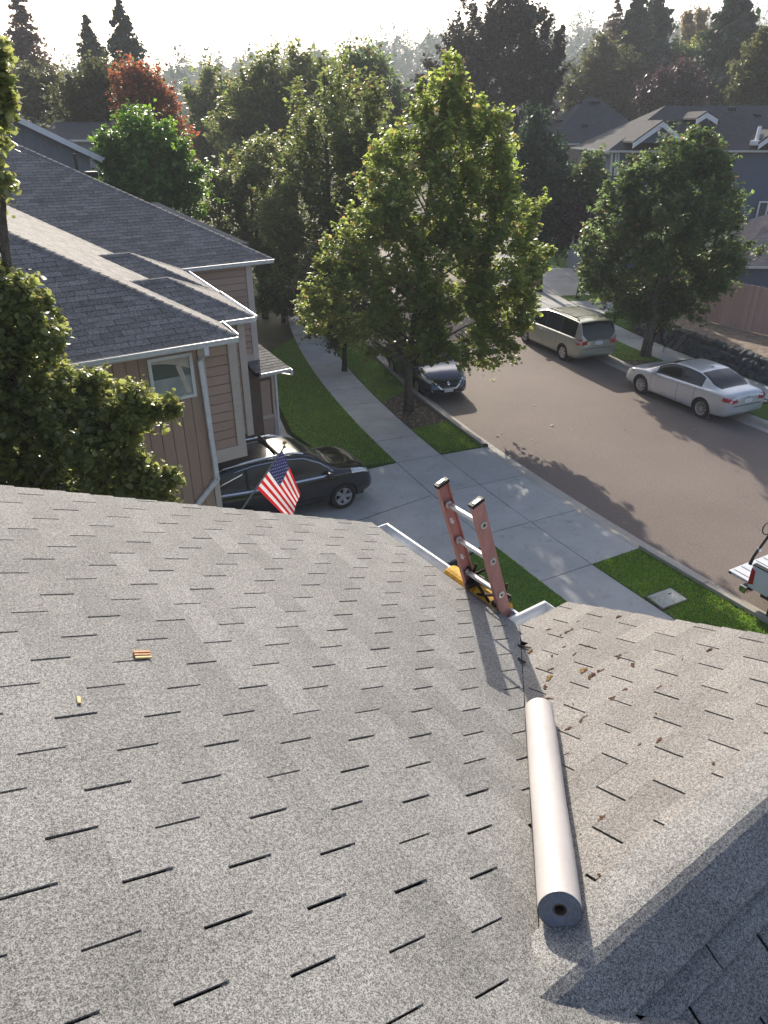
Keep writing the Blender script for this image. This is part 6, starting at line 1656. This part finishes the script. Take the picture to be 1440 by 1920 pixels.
M['fred'] = cloth('flag_red', (0.50, 0.018, 0.030)); M['fwhite'] = cloth('flag_white', (0.72, 0.70, 0.72)); M['fblue'] = cloth('flag_blue', (0.028, 0.034, 0.12))
HO, FL = .62, .93
ho0 = fin+pdv*.05
def fpt(s_, q):       # s along hoist 0..1 (top..bottom), q along fly 0..1 : hangs down and gathers in folds
    base = ho0+pdv*HO*s_
    drop = np.array([0.30, 0.0, -.95]); drop /= np.linalg.norm(drop)
    gx = (.26*HO*s_*(q**1.1))                 # bottom corner swings in under the top corner
    P = base+drop*FL*q*(.84)+np.array([.42*q*s_*.55, 0, .10*q*s_])
    fold = .030*math.sin(9*s_+3.5*q)*q+.045*q*math.sin(5*s_+1)
    P = P+np.array([fold*.4, fold, 0])
    return P-LF
def fpatch(name, s0, s1, q0, q1, mat, ns=3, nq=14):
    mb = MB()
    for i in range(ns+1):
        for j in range(nq+1): mb.v.append(tuple(fpt(s0+(s1-s0)*i/ns, q0+(q1-q0)*j/nq)))
    for i in range(ns):
        for j in range(nq): a = i*(nq+1)+j; mb.f.append((a, a+1, a+nq+2, a+nq+1))
    return mk(name, mb, mat, fg, smooth=True)
UQ = .40
for k in range(13):
    s0, s1 = k/13, (k+1)/13
    if k < 7: fpatch('stripe', s0, s1, UQ, 1, M['fred'] if k % 2 == 0 else M['fwhite'])
    else: fpatch('stripe', s0, s1, 0, 1, M['fred'] if k % 2 == 0 else M['fwhite'], 3, 20)
un = fpatch('canton', 0, 7/13, 0, UQ, M['fblue'], 10, 10)
def star(s_, q, r_):
    c = np.array(fpt(s_, q)); a = np.array(fpt(s_+.02, q))-c; b = np.array(fpt(s_, q+.02))-c; a /= np.linalg.norm(a); b -= (b@a)*a; b /= np.linalg.norm(b); nn = np.cross(a, b)
    nn = nn if nn[1] < 0 else -nn
    out = []
    for sgn_ in (1, -1):
        mb = MB()
        for k in range(10):
            rr_ = r_ if k % 2 == 0 else r_*.42; an = math.pi*k/5; mb.v.append(tuple(c+nn*.004*sgn_+a*rr_*math.cos(an)+b*rr_*math.sin(an)))
        mb.v.append(tuple(c+nn*.004*sgn_)); mb.f = [(10, k, (k+1) % 10) for k in range(10)]; out.append(mb)
    m_ = MB().add(out[0].v, out[0].f).add(out[1].v, out[1].f)
    mk('star', m_, M['fwhite'], un)
for i in range(9):
    nst = 6 if i % 2 == 0 else 5
    for j in range(nst): star((i+1)/10*7/13, UQ*((2*j+1+(i % 2))/12), .0165)
# ================================================================ walker behind the far tree
def person(loc, rz):
    t = thing('person', 'person in black walking on the far sidewalk behind the tree trunk', 'person', tuple(loc), rz)
    J = dict(pel=(0, 0, .95, .115), spine=(0, 0, 1.18, .125), chest=(.02, 0, 1.38, .14), neck=(.03, 0, 1.52, .055), lsh=(.01, .19, 1.43, .06), lel=(-.12, .23, 1.16, .043), lwr=(-.06, .22, .92, .032), rsh=(.03, -.19, 1.43, .06), rel=(.06, -.23, 1.15, .043), rwr=(.24, -.2, .98, .032),
             lhip=(.02, .09, .90, .095), lkn=(.22, .10, .52, .062), lan=(.20, .10, .11, .042), lto=(.34, .10, .04, .035), rhip=(-.02, -.09, .90, .095), rkn=(-.06, -.10, .50, .062), ran=(-.34, -.10, .20, .042), rto=(-.26, -.10, .05, .035))
    E_ = [('pel', 'spine'), ('spine', 'chest'), ('chest', 'neck'), ('chest', 'lsh'), ('lsh', 'lel'), ('lel', 'lwr'), ('chest', 'rsh'), ('rsh', 'rel'), ('rel', 'rwr'), ('pel', 'lhip'), ('lhip', 'lkn'), ('lkn', 'lan'), ('lan', 'lto'), ('pel', 'rhip'), ('rhip', 'rkn'), ('rkn', 'ran'), ('ran', 'rto')]
    ks = list(J); me = bpy.data.meshes.new('body'); me.from_pydata([J[k][:3] for k in ks], [(ks.index(a), ks.index(b)) for a, b in E_], [])
    tmp = bpy.data.objects.new('body', me); COL.objects.link(tmp); m1 = tmp.modifiers.new('s', 'SKIN'); m2 = tmp.modifiers.new('u', 'SUBSURF'); m2.levels = 2; m2.render_levels = 2
    for i, k in enumerate(ks): me.skin_vertices[0].data[i].radius = (J[k][3], J[k][3])
    me.skin_vertices[0].data[0].use_root = True
    dg = bpy.context.evaluated_depsgraph_get(); nm = bpy.data.meshes.new_from_object(tmp.evaluated_get(dg)); bpy.data.objects.remove(tmp)
    nm.materials.clear(); link('body', nm, plain('black_cloth', (0.010, 0.010, 0.012), .9), t, True)
    skin = plain('skin', (0.42, 0.26, 0.19), .55)
    def ell(name, c, r, mat, par=None, n=2):
        bm = bmesh.new(); bmesh.ops.create_icosphere(bm, subdivisions=n+1, radius=1); mb = MB().add([(c[0]+v.co.x*r[0], c[1]+v.co.y*r[1], c[2]+v.co.z*r[2]) for v in bm.verts], [tuple(v.index for v in f.verts) for f in bm.faces]); bm.free()
        return mk(name, mb, mat, par or t, smooth=True)
    hd = ell('head', (.05, 0, 1.665), (.095, .075, .118), skin)
    ell('nose', (.147, 0, 1.655), (.018, .014, .022), skin, hd); ell('hair', (.030, 0, 1.70), (.100, .083, .098), M['blackplastic'], hd)
    for sg in (1, -1): ell('ear', (.04, sg*.076, 1.66), (.018, .010, .028), skin, hd); ell('eye', (.135, sg*.03, 1.675), (.008, .012, .007), M['blackplastic'], hd)
    ell('mouth', (.137, 0, 1.61), (.008, .024, .006), M['red_lens'], hd)
    for w_, e_ in ((J['lwr'], (-.02, .21, .82)), (J['rwr'], (.34, -.19, .96))):
        w_ = np.array(w_[:3]); e_ = np.array(e_); d_ = (e_-w_)/np.linalg.norm(e_-w_); sv = np.array([0, 1., 0]); mb = MB().tube([w_, w_+d_*.05, w_+d_*.09], [.025, .036, .034], 8)
        hand = mk('hand', mb, skin, t, smooth=True)
        for k in range(4): o = w_+d_*.085+np.cross(d_, sv)*(k-1.5)*.017; mk('finger', MB().tube([o, o+d_*(.045-.006*abs(k-1.2)), o+d_*.07+sv*.012], [.0085, .008, .006], 6), skin, hand)
        o = w_+d_*.03+np.cross(d_, sv)*.03; mk('thumb', MB().tube([o, o+d_*.03+np.cross(d_, sv)*.02, o+d_*.06+np.cross(d_, sv)*.022], [.011, .009, .007], 6), skin, hand)
    for k in (('lan', 'lto'), ('ran', 'rto')):
        a, b = np.array(J[k[0]][:3]), np.array(J[k[1]][:3]); mk('shoe', MB().tube([a-(b-a)*.25+[0, 0, -.055], (a+b)/2+[0, 0, -.045], b+(b-a)*.35], [.042, .046, .03], 8), M['plate'], t, smooth=True)
    return t
pp = min((street(s_, RW+2.75, .036) for s_ in np.linspace(4, 16, 121)), key=lambda q: abs(proj(q)[0]-1231)); person(pp, math.pi/2-heading(9)+0.15)
print('person px', proj(pp))
# ================================================================ fallen leaves on the street, kerb and beds
random.seed(5)
lp_ = [onZ(random.uniform(880, 1130), random.uniform(770, 990), -.045) for i in range(60)]
lp_ = [p for p in lp_ if (p-street(max(-5, p[1]-9.6), 0.35))[0] > .1][:7]+[onZ(x, y, -.045) for x, y in ((940, 812), (952, 844), (1000, 760), (1076, 700), (1172, 805), (1302, 806), (1120, 1030), (1165, 968))]
for p in lp_:
    V_, F_ = leaves(np.array([[0, 0, .012]]), .09, 2.5, True); ob = npmesh('fallen_leaf', V_, F_, L_POPLAR); ob.location = tuple(p); tag(ob, 'pale fallen leaf lying on the asphalt', 'leaf', 'fallen leaves on the road')
mb = MB()
for i in range(240):
    s_ = random.uniform(7.2, 10.2); c = street(s_, random.uniform(-1.5, -.25), .04); a = random.random()*6.28; k = random.uniform(.03, .08); d1 = np.array([math.cos(a), math.sin(a), random.uniform(-.2, .4)])*k; d2 = np.array([-math.sin(a), math.cos(a), random.uniform(-.3, .3)])*k*.5
    mb.add([c-d1, c+d2, c+d1, c-d2], [(0, 1, 2, 3)])
for i in range(200):
    s_ = random.uniform(6.2, 11.0); c = street(s_, RW+random.uniform(.2, 1.9), .04); a = random.random()*6.28; k = random.uniform(.03, .09); d1 = np.array([math.cos(a), math.sin(a), random.uniform(-.2, .4)])*k; d2 = np.array([-math.sin(a), math.cos(a), random.uniform(-.3, .3)])*k*.5
    mb.add([c-d1, c+d2, c+d1, c-d2], [(0, 1, 2, 3)])
L_LIT = leaf_mat('bed_litter', (0.14, 0.10, 0.06), (0.30, 0.24, 0.15), None, 0, .2, .8)
tag(mk('leaf_litter', mb, L_LIT), 'dry leaf litter and wood mulch in the tree beds', 'litter', kind='stuff')
# ================================================================ morning haze
hz = MB().bb((-1000, -1000, -1.3), (1000, 1000, 90)); ho = mk('haze', hz, None); ho['kind'] = 'stuff'; tag(ho, 'thin pale morning haze over the whole neighbourhood', 'haze')
hmt = bpy.data.materials.new('haze_air'); hmt.use_nodes = True; nt_ = hmt.node_tree; nt_.nodes.clear()
pv_ = nt_.nodes.new('ShaderNodeVolumePrincipled'); pv_.inputs['Color'].default_value = (0.86, 0.92, 1.0, 1); pv_.inputs['Density'].default_value = 0.0009; pv_.inputs['Anisotropy'].default_value = 0.12
oo = nt_.nodes.new('ShaderNodeOutputMaterial'); nt_.links.new(pv_.outputs[0], oo.inputs['Volume']); ho.data.materials.append(hmt)
